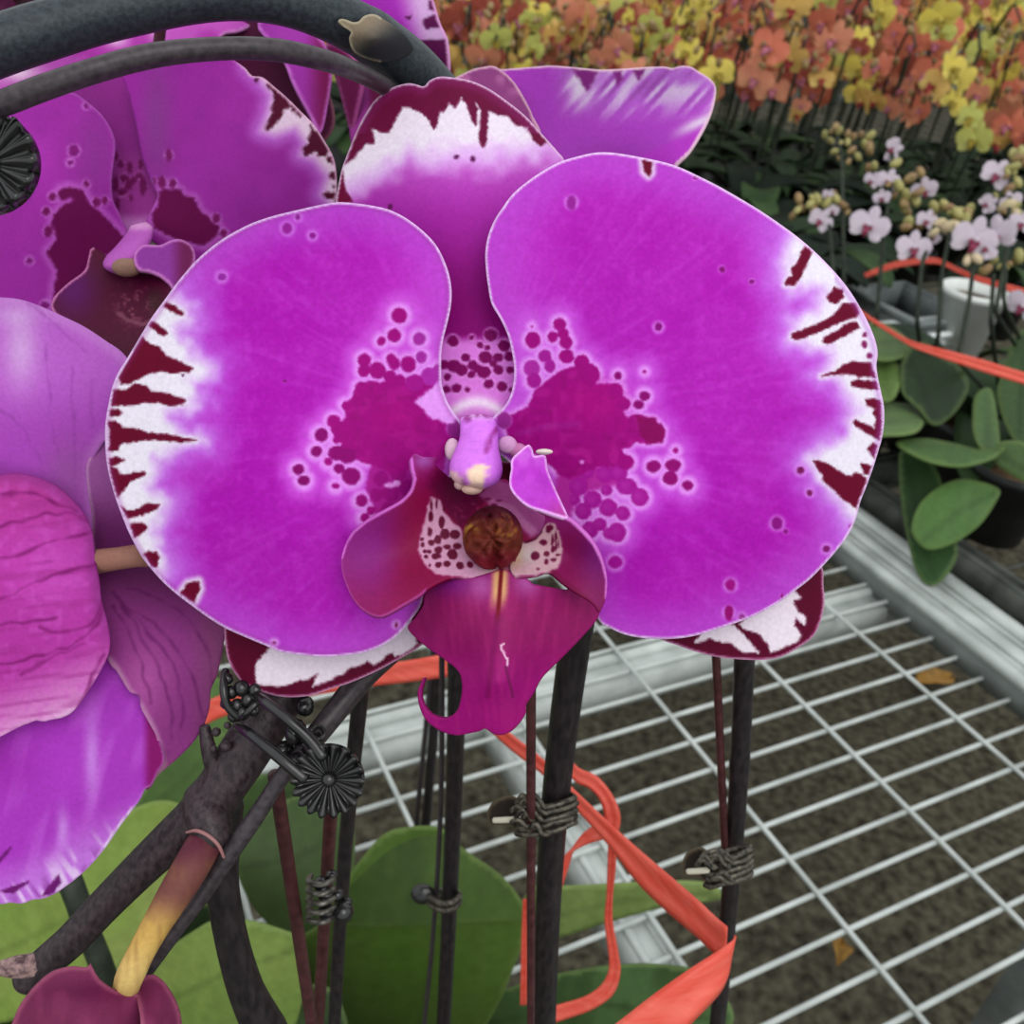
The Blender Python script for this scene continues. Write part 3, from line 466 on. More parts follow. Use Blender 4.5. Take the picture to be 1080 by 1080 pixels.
sheet('dorsal_sepal', [(70,90),(110,60),(160,55),(170,100),(165,150),(175,200),(160,235),(138,246),(122,232),(112,180),(112,130)], cst([(138,245,199),(110,70,203),(165,60,203),(140,150,200)]), c_uds, PETAL, ub, 2.6, .0007)
def c_ulip(X, Y, E):
    c = np.tile(S((78, 2, 44)), (len(X), 1)); c = mix(c, (90, 14, 96), (1-sst(0, 40, np.hypot(X-78, (Y-305)*.8)))*.9); c = mix(c, (66, 4, 34), sst(340, 375, Y)*.7); c = mix(c, (60, 30, 34), np.exp(-((X-163)**2/9**2+(Y-318)**2/14**2)))
    v = vnoise(X, Y, 4, 44); c = mix(c, (134, 70, 90), sst(.58, .72, v)*(1-sst(.75, .9, v))*np.exp(-((X-140)**2/18**2+(Y-322)**2/22**2))); c = mix(c, (150, 100, 110), (1-sst(1, 3, ldist(X, Y, [(124,330),(135,338),(152,342),(160,338)])))*.6)
    return mix(c, (206, 120, 176), (1-sst(.8, 2.8, E))*(X < 100))
ulip = sheet('lip', [(93,273),(95.5,263),(98.5,261),(110,267.5),(124,284),(150,288),(172,292),(186,305),(176,335),(158,352),(138,378),(115,372),(85,352),(56.7,329),(55.6,316.7),(62,307.8),(73,297.8),(88.9,285.6)], cst([(98,262,188),(57,325,183),(135,375,178),(185,303,184),(125,300,188)]), c_ulip, LIPM, ub, 2.2, .0008)
sheet('side_lobe', [(142,275.6),(142,268),(146,262),(153,258),(169,258.5),(178,254.5),(191,252.5),(204,262),(204,280),(186,304),(178,298),(169,291),(158,286.5),(147,284)], cst([(143,272,183),(190,255,189),(184,302,184)]), lambda X, Y, E: mix(mix(np.tile(S((146, 56, 158)), (len(X), 1)), (112, 26, 84), sst(176, 196, X)), (214, 130, 206), 1-sst(.8, 3, E)), LIPM, ulip, 2.2, .0007)
sec = catmull([(146,236,8,4,2),(147,243,14,5,3),(142,254,19,8,4.5),(134,266,23,10,5),(129,276,20,11.5,4.5),(130,284,13,12,3.5),(133,289,6,11.5,2)], 2)
V = []; n = 20
for (cx, cy, w, z, h) in sec:
    for i in range(n): a = 2*math.pi*i/n; V.append(W(cx+w*math.cos(a), cy+.25*w*math.cos(a)*-1, .196-(z+h*math.sin(a))/1000*.8))
m_ = len(sec); Fs = [(k*n+i, (k+1)*n+i, (k+1)*n+(i+1) % n, k*n+(i+1) % n) for k in range(m_-1) for i in range(n)]+[tuple(range(n)), tuple(range((m_-1)*n, m_*n))[::-1]]
V = S(V); q = V-CAM; qd = q@CF; qx = 540+F*(q@CR)/qd; qy = 540-F*(q@CU)/qd
ucol = obj('column', V, Fs, LIPM, ub, mix(np.tile(S((186, 92, 188)), (len(V), 1)), (216, 150, 206), 1-sst(238, 246, qy)))
v, f = ball(W(134, 282, .1842), (.0030, .0019, .0016), 14, 8, px_ax()); obj('anther_cap', v, f, LIPM, ucol, np.tile(S((150, 116, 100)), (len(v), 1)))
# ---------------- nodding bloom at the left edge, seen from behind
lb = thing('orchid_flower', W(125, 590, .163), 'violet orchid bloom at the left edge turned away, showing dark-veined petal backs', 'flower')
def veins(c, X, Y, L, col, w=1.6, a=.6):
    q = vnoise(X, Y, 11, 13)
    for l in L: c = mix(c, col, (1-sst(0, w*(1.0+1.3*q), ldist(X+(vnoise(X, Y, 14, 14)-.5)*5, Y+(vnoise(X, Y, 12, 15)-.5)*5, catmull(l, 6))))*a*(.25+.95*q))
    return c
def c_lt(X, Y, E):
    c = np.tile(S((190, 98, 204)), (len(X), 1)); c = mix(c, (176, 66, 190), sst(385, 470, Y)*.7); c = mix(c, (214, 166, 224), np.exp(-((X-22)**2/18**2+(Y-368)**2/40**2))*.9+np.exp(-((X-10)**2/30**2+(Y-332)**2/12**2))*.5)
    c = mix(c, (206, 140, 214), (1-sst(2, 16, E))*.6); c = mix(c, (156, 84, 160), np.exp(-((X-75)**2/30**2+(Y-500)**2/40**2))*.8)
    return veins(c, X, Y, [[(48,360),(52,420),(60,480)],[(75,385),(78,440),(80,500)],[(98,400),(96,450)],[(0,430),(25,455),(45,490)],[(30,320),(60,345),(90,370)]], (146, 60, 160), 1.6, .4)
sheet('petal', [(-30,312),(0,313.5),(22,316),(44,323.5),(66.7,333.7),(88.9,344.5),(111,359),(131,374),(146,400),(140,440),(118,456),(106,472),(98,488),(97,520),(100,545),(92,565),(50,570),(-30,560)], cst([(0,316,155),(130,375,159),(95,500,161),(-25,500,158),(30,420,154.5),(90,560,163)]), c_lt, PETAL, lb, 2.4, .0007)
def c_ls(X, Y, E):
    c = np.tile(S((150, 80, 148)), (len(X), 1)); c = mix(c, (116, 44, 108), sst(500, 570, Y)); return mix(c, (196, 150, 190), (1-sst(.8, 4, E))*.7)
sheet('dorsal_sepal', [(91,494),(96,480),(106,466),(116,450),(140,430),(160,470),(165,560),(150,600),(110,606),(98,580),(97,545),(93,520)], cst([(91,494,160),(115,455,161.5),(150,590,164.5),(100,590,165)]), c_ls, PETAL, lb, 2.4, .0007)
def c_lm(X, Y, E):
    c = np.tile(S((180, 54, 160)), (len(X), 1)); c = mix(c, (176, 56, 140), (1-sst(500, 600, Y))*.7); c = mix(c, (200, 78, 186), np.exp(-((X-60)**2/40**2+(Y-600)**2/40**2))*.7)
    edge = Y+(X-40)*.42; c = mix(c, (222, 150, 208), sst(690, 760, edge)*.8); c = mix(c, (238, 208, 232), sst(745, 782, edge)*.9); c = mix(c, (158, 52, 140), sst(85, 112, X)*(1-sst(640, 720, Y))*.7)
    c = mix(c, (206, 88, 196), sst(.5, .9, vnoise(X, Y, 7, 51))*.35); c = mix(c, (152, 40, 128), sst(.55, .9, vnoise(X*.12, Y+X*.15, 5, 52))*.4); c = mix(c, (140, 50, 130), (1-sst(0, 16, E))*.6*(1-sst(640, 700, Y)))
    return veins(c, X, Y, [[(-10,556),(15,551),(40,543),(65,541),(92,548)],[(-10,592),(20,586),(50,574),(75,566),(96,562)],[(-10,634),(20,624),(48,610),(75,602),(102,594)],[(-10,660),(30,656),(60,652)],[(0,700),(50,690),(85,675),(104,652),(108,635)],[(22,712),(60,692),(90,680)],[(85,740),(100,710),(112,690)],[(40,663),(60,668),(90,662),(106,640)],[(0,520),(40,522),(80,540)]], (118, 20, 96), 1.9, .75)
sheet('lateral_sepal', [(-35,503),(0,500.5),(18,499),(38,503),(58,511.5),(73,523),(88,540),(97,559),(100,580),(101.9,596),(105,612),(107,632),(113,655),(116,672.8),(115,688),(109,702),(99.5,719),(85.6,740),(75,752),(64.8,757),(55,759),(46,761),(38,760),(30,763),(24,765),(18.5,767.7),(8,773),(0,777),(-35,792)], cst([(0,501,155),(97,560,158),(115,680,154),(60,755,152),(0,775,151),(30,620,149),(85,620,153),(-30,640,149)]), c_lm, PETAL, lb, 2.2, .0007)
def c_lr(X, Y, E):
    c = np.tile(S((136, 52, 124)), (len(X), 1)); c = mix(c, (104, 40, 92), (1-sst(590, 665, Y-(X-120)*.15))*.9); c = mix(c, (178, 86, 160), np.exp(-((X-150)**2/28**2+(Y-720)**2/44**2))*.7); c = mix(c, (128, 70, 104), sst(190, 232, X)*.6)
    c = mix(c, (202, 150, 184), (1-sst(1, 8, ldist(X, Y, [(115,697),(123,707),(134,728),(148,746),(160,768),(167,786),(171,805),(165,820)])))*.7); c = mix(c, (166, 120, 120), sst(790, 830, Y)*.6)
    c = veins(c, X, Y, [[(118,625),(140,645),(165,660),(190,690),(205,720),(212,760)],[(122,630),(150,660),(175,690),(190,730),(192,770)],[(120,640),(140,675),(152,710),(158,740)],[(135,620),(170,632),(200,655),(222,690),(224,720)],[(130,640),(160,690),(178,740),(180,780)]], (88, 20, 80), 1.8, .55)
    return c
sheet('lateral_sepal', [(100,600),(150,592),(200,625),(236,655),(237,668),(234,690),(229,712),(222.5,728),(221,746),(215,765),(203.7,783),(185,802),(166.7,818),(159.7,830),(154.5,833),(153.5,827),(158,816),(165,808),(170.5,803),(168.5,793),(167,785.6),(164,775),(159.7,767),(153,755),(148.5,746),(147,734),(139,731),(134,726),(128,716),(122.7,707.5),(114,696),(108,660),(104,630)], cst([(102,603,163),(150,595,165),(236,665,161),(160,828,159),(115,697,158),(170,720,157),(215,760,160)]), c_lr, PETAL, lb, 2.2, .0007)
def c_lv(X, Y, E):
    c = np.tile(S((166, 54, 184)), (len(X), 1)); c = mix(c, (186, 84, 204), sst(.45, .9, vnoise(X+(Y-730)*.3, Y*.25, 11, 61))*.6); c = mix(c, (150, 36, 160), np.exp(-((X-10)**2/34**2+(Y-810)**2/30**2))*.6)
    e2 = Y+(X-60)*.55; c = mix(c, (196, 130, 220), sst(870, 925, e2)*.75); stv = vnoise((X*.8-Y*.5), Y*.12+X*.1, 5, 62); c = mix(c, (226, 204, 234), sst(.5, .8, stv)*sst(888, 930, e2)*.8); c = mix(c, (120, 40, 130), sst(.62, .85, 1-stv)*sst(905, 940, e2)*.7)
    c = mix(c, (204, 150, 226), np.exp(-((X-97)**2/8**2+(Y-800)**2/45**2))*.7+np.exp(-((X-66)**2/6**2+(Y-875)**2/22**2))*.7); c = mix(c, (128, 8, 92), sst(148, 160, X)*sst(735, 760, Y)*.9)
    c = paint(c, X, Y, [[(-5,910),(12,893),(8,900),(-5,914)],[(44,945),(62,922),(64,930),(56,942)],[(0,940),(30,930),(14,942)]], (104, 20, 104), 1.2, 1); c = mix(c, (236, 226, 238), (1-sst(1, 4, E))*sst(95, 115, X)*(Y > 850))
    return mix(c, (206, 150, 220), (1-sst(.6, 2.4, E))*.6)
sheet('petal', [(-40,770),(0,760),(60,740),(105,690),(118,690),(128,705),(140,725),(150,738),(160,758),(170,785),(173,802),(166,815),(160,828),(153.5,832),(146,846),(127,871),(109,897),(88,920),(65,938),(55,944),(44,948),(34,949),(23,953),(10,952),(0,953.5),(-40,950)], cst([(0,760,156),(115,695,160),(172,800,158),(110,895,153),(20,950,150),(-35,860,152),(70,830,151)]), c_lv, PETAL, lb, 2.2, .0007)
b = MB(); v, f = tubepx([(90,594,.1615,26),(104,592,.1585,26),(125,589,.157,24),(152,586,.1575,24),(185,590,.165,22)], 14); b.add(v, f, 0, (150, 106, 92)); b.build('pedicel', LIPM, lb, col=True)
# ---------------- drooping bloom at the bottom left corner
bb = thing('orchid_flower', W(100, 1060, .15), 'dusky crimson bloom at the bottom left corner hanging by a yellow stalk', 'flower')
def c_bb(X, Y, E):
    c = np.tile(S((122, 46, 84)), (len(X), 1)); c = mix(c, (96, 22, 64), np.exp(-((X-90)**2/50**2+(Y-1046)**2/12**2))*.8); c = mix(c, (140, 56, 96), sst(.5, .85, vnoise(X*1.2, Y*.35, 10, 71))*.5); return mix(c, (176, 96, 122), (1-sst(1, 7, E))*.75)
sheet('lateral_sepal', [(5,1100),(13,1078),(22,1058),(38,1038),(55.6,1024),(75.6,1019),(90,1020),(94,1018),(95.6,1015.5),(97.5,1020),(104,1031),(112,1038),(124,1044.5),(138,1046),(152,1052),(164,1066),(170,1090),(160,1130),(20,1130)], cst([(10,1090,153),(60,1022,152),(140,1046,150),(165,1080,151),(90,1080,142),(90,1125,143)]), c_bb, PETAL, bb, 2.4, .0008)
sheet('lateral_sepal', [(140,1040),(146,1032),(160,1027.5),(168,1031),(176,1039),(187,1058),(192,1082),(190,1125),(150,1125),(148,1075),(144,1052)], cst([(143,1042,152),(176,1040,153),(190,1085,152),(165,1080,146),(160,1120,147)]), c_bb, PETAL, bb, 2.4, .0008)
v, f = tubepx([(228,868,.162,30),(222,880,.159,36),(212,896,.156,38),(197,922,.1535,38),(180,950,.152,35),(165,975,.151,31),(150,1002,.150,29),(139,1025,.1495,30),(134,1038,.1505,28),(131,1052,.1545,26)], 18)
V = S(v); q = V-CAM; qd = q@CF; qx = 540+F*(q@CR)/qd; qy = 540-F*(q@CU)/qd
cc = np.tile(S((112, 66, 62)), (len(V), 1)); cc = mix(cc, (96, 44, 58), 1-sst(895, 920, qy)); cc = mix(cc, (196, 158, 84), sst(935, 985, qy-(qx-170)*.25)); cc = mix(cc, (222, 196, 128), sst(985, 1030, qy)*.6); cc = mix(cc, (130, 90, 60), sst(.5, .9, vnoise(qx*2, qy*.3, 6, 72))*.4)
obj('pedicel', V, f, LIPM, bb, cc)
# ---------------- bloom behind the top of the main one
tb = thing('orchid_flower', W(610, 160, .215), 'violet orchid bloom with a wavy white-streaked petal, peeking out above the main bloom', 'flower')
def c_tb(X, Y, E):
    c = np.tile(S((178, 66, 196)), (len(X), 1)); c = mix(c, (150, 52, 164), np.exp(-((X-640)**2/40**2+(Y-165)**2/22**2))*.7)
    s = vnoise(X+(Y-70)*.9, Y*.22-X*.05, 6.5, 81); top = 1-sst(92, 138, Y+np.abs(X-650)*.06); wx = sst(575, 612, X)
    c = mix(c, (198, 120, 220), top*wx*.8); c = mix(c, (230, 214, 236), sst(.42, .8, s)*top*wx*.9); c = mix(c, (150, 70, 160), sst(.6, .9, 1-s)*top*wx*.6)
    c = mix(c, (236, 222, 240), np.exp(-((X-612)**2/12**2+(Y-92)**2/16**2))*.9); c = paint(c, X, Y, [[(604,72),(630,74),(624,88),(619,96),(612,84)],[(648,74),(656,73),(655,84),(650,90)],[(668,74),(680,72),(674,84)]], (136, 44, 130), 2, 2)
    c = mix(c, (184, 56, 196), sst(-4, 4, (X-672)*.46+(Y-166))*sst(660, 680, X)); c = mix(c, (240, 236, 240), np.exp(-(((X-672)*.46+(Y-166)+7)/6)**2)*sst(700, 735, X)*.8)
    return mix(c, (240, 200, 220), 1-sst(.8, 2.6, E))
sheet('petal', [(524,78),(534,73),(543.7,72),(562,70.5),(582,69.2),(606,71),(629.6,73.5),(648,73.4),(665,72.4),(684,71),(700.7,70.5),(708,72),(714,70.5),(721.5,69.2),(730,71),(737,75.6),(746,81),(752.6,87.4),(755,95),(751,115.6),(742,136),(727,160),(712,175),(690,205),(620,225),(560,190),(545,120)], cst([(560,180,210),(530,80,206),(620,72,203),(740,80,200),(754,95,200),(715,172,196),(650,140,208),(690,110,206),(640,215,208)]), c_tb, PETAL, tb, 2.2, .0007)
sheet('sepal', [(470,90),(484,80),(499,73),(508,71),(520,69.6),(530,75),(540,84),(549.6,97.8),(561.5,121.5),(570,150),(540,200),(500,180),(475,130)], cst([(480,84,204),(520,70,206),(560,125,204),(520,180,206),(520,120,202)]), lambda X, Y, E: mix(mix(np.tile(S((136, 60, 120)), (len(X), 1)), (172, 96, 150), sst(.4, .8, vnoise(X, Y, 12, 83))*(1-sst(0, 26, E))), (226, 180, 200), 1-sst(.8, 2.6, E)), PETAL, tb, 2.4, .0007)
# ---------------- blooms at the top edge behind the arching stems
eb = thing('orchid_flower', W(430, 60, .235), 'magenta orchid petal with maroon bars rising past the arching stem at the top edge', 'flower')
def c_eb(X, Y, E):
    c = np.tile(S((176, 48, 188)), (len(X), 1)); w = sst(420, 452, X+(Y-30)*-.25); c = mix(c, (226, 196, 232), w*.85)
    for p in [[(452,2),(457,-2),(460,12),(453,10)],[(446,22),(462,14),(465,28),(450,30)],[(440,44),(455,42),(470,42),(472,62),(470,82),(462,70),(458,60),(446,52)],[(428,18),(434,17),(432,21)]]: c = paint(c, X, Y, [p], (92, 16, 76), 1.3, 1.6)
    return mix(c, (226, 160, 214), 1-sst(.8, 2.8, E))
sheet('petal', [(350,-30),(440,-30),(452,-8),(456.4,0),(463,23),(469,36),(471.5,44),(473.4,69),(471,85),(462,105),(420,90),(370,40)], cst([(360,-25,236),(450,-10,228),(472,70,228),(420,90,240),(420,20,230)]), c_eb, PETAL, eb, 2.4, .0007)
fb = thing('orchid_flower', W(250, 60, .25), 'magenta orchid bloom mostly hidden between the two arching dark stems', 'flower')
def c_fb(X, Y, E):
    c = np.tile(S((172, 54, 164)), (len(X), 1)); c = mix(c, (196, 92, 192), sst(.4, .8, vnoise(X, Y, 22, 91))*.7); c = mix(c, (236, 200, 230), np.exp(-((X-20)**2/22**2+(Y-76)**2/12**2))+np.exp(-((X-122)**2/12**2+(Y-42)**2/8**2))*.8+np.exp(-((X-165)**2/8**2+(Y-34)**2/10**2))*.7)
    return mix(c, (226, 160, 216), (1-sst(.8, 3, E))*.7)
sheet('petal', [(-40,60),(0,30),(60,8),(130,-4),(200,-6),(262,2),(268,20),(262,28),(250,33),(235,36),(228,50),(200,80),(120,110),(40,118),(-40,120)], cst([(0,40,238),(130,0,242),(260,20,244),(60,110,236),(100,50,232)]), c_fb, PETAL, fb, 2.6, .0007)
sheet('sepal', [(225,30),(262,18),(300,24),(330,60),(352,120),(340,150),(310,150),(280,110),(245,70)], cst([(230,35,246),(340,140,246),(290,60,244)]), lambda X, Y, E: mix(np.tile(S((88, 28, 62)), (len(X), 1)), (170, 120, 130), (1-sst(.6, 2.6, E))*.6), PETAL, fb, 2.6, .0007)
sheet('petal', [(272,28),(276,21),(286,20),(310,26),(338,40),(350,70),(346,110),(338,140),(326,120),(310,90),(300,66),(285,45)], cst([(275,25,240),(345,60,242),(335,138,238),(305,60,236)]), lambda X, Y, E: mix(mix(np.tile(S((160, 50, 164)), (len(X), 1)), (122, 24, 82), sst(318, 345, X)), (214, 120, 216), 1-sst(.8, 4, E)), PETAL, fb, 2.6, .0007)
sheet('petal', [(344,50),(352,46),(372,60),(382,84),(376,120),(370,140),(364,120),(356,90)], cst([(348,50,243),(372,138,241),(370,80,238)]), lambda X, Y, E: mix(np.tile(S((120, 30, 84)), (len(X), 1)), (190, 90, 160), 1-sst(.8, 4, E)), PETAL, fb, 2.6, .0007)
sheet('petal', [(370,90),(384,80),(398,92),(402,110),(392,130),(380,160),(370,150),(368,120)], cst([(384,82,241),(375,155,239),(398,110,236)]), lambda X, Y, E: mix(np.tile(S((170, 66, 158)), (len(X), 1)), (110, 24, 70), sst(384, 396, X)), PETAL, fb, 2.6, .0007)
def pedicel(root, pts, r=.0014):
    v, f = tube(S([np.interp(np.linspace(0, len(pts)-1, 16), range(len(pts)), S(pts)[:, k]) for k in range(3)]).T, r, 8); obj('pedicel', v, f, LIPM, root, np.tile(S((92, 54, 66)), (len(v), 1)))
pedicel(tb, [W(600,165,.218), W(560,150,.222), W(500,120,.205), W(455,98,.172)])
pedicel(eb, [W(425,60,.243), W(420,62,.225), W(425,66,.19), W(430,70,.163)])
pedicel(fb, [W(250,50,.250), W(262,30,.257), W(270,-18,.235), W(282,-22,.150)])
pedicel(ub, [W(140,235,.203), W(150,180,.222), W(165,70,.232), W(175,-25,.215), W(185,-30,.150)])
gb = thing('orchid_flower', W(20, 8, .25), 'pink sliver of an orchid bloom above the thick stem in the top left corner', 'flower')
sheet('petal', [(-40,-30),(40,-30),(46,-5),(36,12),(10,24),(-40,40)], cst([(0,0,243),(-30,30,245),(40,-20,248)]), lambda X, Y, E: mix(np.tile(S((168, 60, 136)), (len(X), 1)), (200, 120, 170), sst(.4, .8, vnoise(X, Y, 9, 95))*.5), PETAL, gb, 2.6, .0007)
sheet('sepal', [(30,-30),(80,-30),(72,-4),(50,6),(36,10),(30,0)], cst([(40,0,250),(70,-10,252),(50,-25,252)]), lambda X, Y, E: np.tile(S((62, 14, 46)), (len(X), 1)), PETAL, gb, 2.6, .0007)
pedicel(gb, [W(20,0,.247), W(40,-10,.22), W(70,15,.18), W(80,22,.138)])
# ================================================================ stems, stakes, clips, ribbons
STEM = mat('stem_skin', (24, 20, 23), (46, 40, 42), 900, .42, .28, bump=.1, stretch=(1, 1, .3))
STEMG = mat('stem_skin_grey', (36, 42, 48), (54, 62, 67), 1300, .45, .28, bump=.12)
STEMB = mat('stem_skin_brown', (38, 28, 33), (66, 54, 58), 1100, .42, .3, bump=.15, stretch=(1, 1, .5))
STAKE = mat('stake_coating', (56, 24, 27), (80, 42, 44), 500, .35, .35)
STAKED = mat('stake_dark', (44, 38, 42), (66, 58, 62), 900, .38, .35)
CLIP = mat('clip_plastic', (14, 14, 15), (34, 33, 33), 300, .22, .6)
WIRE = mat('tie_wire', (30, 27, 24), (96, 90, 78), 900, .35, .5, metal=.3)
BRACT = mat('bract', (88, 76, 66), (140, 124, 104), 300, .6, .3)
def stem(name, pts, m, label, cat='stem', nodes=(), group=None, n=14, base=None):
    q = catmull(pts, 6); r = q[:, 3]/2*q[:, 2]/F
    for (k, a) in nodes: r = r*(1+a*np.exp(-((np.hypot(q[:, 0]-k[0], q[:, 1]-k[1]))/9)**2))
    Pw = W(q[:, 0], q[:, 1], q[:, 2])
    if base is not None:
        t = np.linspace(0, 1, 13)[1:, None]; e = Pw[-1]; b_ = S([base[0], base[1], BENCH_Z+.088]); h = np.array([0, 0, e[2]-b_[2]])
        Pw = np.concatenate([Pw, e*(1-t)+b_*t-np.array([0, 0, 1.])*0]); r = np.r_[r, np.full(12, r[-1])]
    v, f = tube(Pw, r, n)
    return tag(obj(name, v, f, m), label, cat, group)
def vert(px, py, d, py2, px2, w, n=6, sp=0.0):
    "points of an upright stem: starts at (px,py) at distance d and stays on its own vertical plane"
    Y = d*W(px, py, 1.0)[1]; out = []
    for t in np.linspace(0, 1, n):
        x = px+(px2-px)*t; y = py+(py2-py)*t; dd = dY(x, y, Y); out.append((x, y, dd, w*F/1000.0/dd*1000.0/F*1000))
    return out
def upright(name, px, py, d, px2, py2, mm, m, label, cat='stem', bow=0, group=None, nodes=(), base=None):
    Y = float((W(px, py, d))[1]); P = []
    for t in np.linspace(0, 1, 9):
        x = px+(px2-px)*t+bow*math.sin(math.pi*t); y = py+(py2-py)*t; dd = dY(x, y, Y); P.append((x, y, dd, mm/1000/dd*F))
    return stem(name, P, m, label, cat, nodes, group, base=base)
# arching stem and its stake, top left
arch = stem('flower_stem', [(-40,62,.128,60),(0,48,.130,58),(46,33,.132,57),(92,20,.134,54),(140,9,.136,52),(200,-2,.139,50),(250,-5,.141,49),(300,1,.144,49),(345,15,.148,52),(385,35,.153,54),(415,55,.158,54),(440,76,.163,52),(462,100,.168,50)], STEMG, 'thick dark arching flower stem across the top left', 'stem', [((392,40), .05)])
def c_br(X, Y, E):
    c = np.tile(S((128, 112, 92)), (len(X), 1)); c = mix(c, (50, 52, 54), sst(0, 34, (X-372)*.55+(Y-16)*.8-12)); return mix(c, (176, 166, 140), (1-sst(.8, 3.5, E))*.8*(X < 402))
sheet('node_bract', [(356.5,22.5),(360,19.8),(366,21),(373,23.5),(379,22),(383,17.5),(391,14.8),(398,16),(404,20),(414,26),(428,38),(436,52),(424,62),(404,66),(386,62),(374,56),(369.5,48),(368,40),(370,34),(362,28)], cst([(357,22,144.5),(392,15,146.5),(370,45,146),(395,40,143.8),(430,45,151),(405,64,150)]), c_br, LIPM, arch, 1.6, .0006)
tag(arch.children[0], 'tan papery bract')
stem('stake', [(-40,122,.122,26),(0,110,.1225,26),(46,92.5,.123,26),(95,76,.124,25),(145,62,.1255,25),(190,54.5,.127,24),(245,51,.1285,23),(292,53,.131,23),(336,62,.135,22),(370,73,.141,20),(402,89,.153,19),(420,104,.161,18),(440,124,.168,17)], STAKED, 'thin smooth stake bending under the arching stem at top left', 'stake', n=12)
# branching stem on the left
st3 = thing('flower_stem', W(262, 1080, .19), 'dark forked flower stem leaning across the lower left, with a bract at the fork', 'stem')
def part_tube(name, pts, m, par, n=16, nodes=()):
    q = catmull(pts, 5); r = q[:, 3]/2*q[:, 2]/F
    for (k, a) in nodes: r = r*(1+a*np.exp(-((np.hypot(q[:, 0]-k[0], q[:, 1]-k[1]))/10)**2))
    v, f = tube(W(q[:, 0], q[:, 1], q[:, 2]), r, n); return obj(name, v, f, m, par)
part_tube('branch', [(28,1034,.165,30),(45,1018,.165,34),(75,992,.165,36),(110,955,.165,37),(150,915,.164,40),(185,882,.163,44),(212,858,.162,50),(232,832,.161,52),(255,798,.161,54),(278,762,.161,54),(300,728,.162,50),(318,700,.163,46)], STEMB, st3, 18, [((225,850), .12)])
part_tube('main_stem', [(236,850,.165,42),(234,890,.167,38),(234,930,.169,35),(240,970,.173,34),(249,1010,.178,35),(262,1050,.183,38),(282,1090,.189,44)], STEM, st3, 16)
part_tube('bract', [(212,838,.1605,36),(217,856,.159,44),(222,872,.1578,44),(226,884,.157,38)], STEMB, st3, 16)
b = MB(); v, f = tubepx([(197,878,.1555,3),(207,876,.1535,4),(219,881,.1528,4),(230,891,.1530,4),(236,904,.154,3)], 8, 3); b.add(v, f); b.build('bract_rim', mat('rim', (150, 104, 104)), st3)
part_tube('side_bud_scar', [(38,1018,.164,26),(26,1019,.163,24),(14,1020,.162,22),(2,1021,.161,16)], mat('scar', (84, 62, 66), (170, 140, 136), 900, .8), st3, 12)
b = MB()
for (x, y, w) in [(238,787,12),(228,772,10),(225,790,8),(240,765,8)]: v, f = ball(W(x, y, .1565), w/2*.158/F, 10, 8); b.add(v, f)
v, f = tubepx([(216,768,.158,12),(220,790,.158,16),(226,812,.159,18)], 10, 4); b.add(v, f); b.build('dried_bract', STEMB, st3)
stem('stake', [(146,1030,.158,22),(180,985,.158,21),(215,940,.158,20),(246,895,.157,20),(272,858,.157,19),(297,820,.157,18),(330,780,.158,24),(358,745,.160,26),(385,712,.163,27),(410,690,.166,25)], STAKED, 'straight dark stake slanting up behind the flower-shaped clip', 'stake', n=12)
# upright stems and stakes
upright('stake', 290, 818, .172, 331, 1095, 2.7, STAKE, 'reddish brown stake below the flower-shaped clip, in front of a thinner one', 'stake', base=(-.17, .17))
upright('stake', 351, 815, .185, 335, 1095, 2.8, STAKE, 'brown stake held by the shiny black claw clip', 'stake', base=(-.16, .18))
upright('flower_stem', 384, 700, .185, 352, 1095, 3.3, STEM, 'dark flower stem behind the flower-shaped clip', 'stem', -4, base=(-.15, .165))
upright('stake', 459, 668, .425, 421, 1050, 2.7, STAKED, 'thin dark wire stake left of the stems under the lip', 'stake')
upright('flower_stem', 466, 670, .425, 434, 1050, 5.0, STEM, 'slender dark stem behind the lip, ending at the big green leaf', 'stem')
upright('flower_stem', 484, 600, .25, 467, 1095, 5.4, STEM, 'dark upright stem just left of the lip, clipped low by the large leaf', 'stem', 3, nodes=[((476,700), .1)], base=(-.05, .18))
upright('stake', 466, 690, .268, 446, 1095, 1.7, STAKED, 'thin stake beside the upright stem at the large leaf', 'stake', 7, base=(-.07, .185))
upright('flower_stem', 619, 600, .1715, 574, 1095, 6.1, STEM, 'thickest dark stem, right below the lip, tied with coiled wire', 'stem', -11, base=(.03, .165))
upright('stake', 560, 655, .1690, 560, 1095, 1.95, STAKE, 'dark red stake tied to the thick stem below the lip', 'stake', 0, base=(.02, .15))
upright('flower_stem', 788, 600, .192, 755, 1095, 4.5, STEM, 'dark stem below the right petal with a red ribbon round its foot', 'stem', 6, nodes=[((781,806), .1)], base=(.07, .16))
upright('stake', 751, 600, .191, 765, 905, 1.9, STAKE, 'thin red-brown stake left of the stem under the right petal', 'stake')
stem('flower_stem', [(68,915,.30,26),(80,945,.30,25),(92,980,.305,24),(106,1015,.31,24),(118,1050,.32,24)], mat('green_stem', (26, 34, 26), (46, 54, 42), 200, .5), 'short dark green stem crossing under the slanted branch', 'stem')
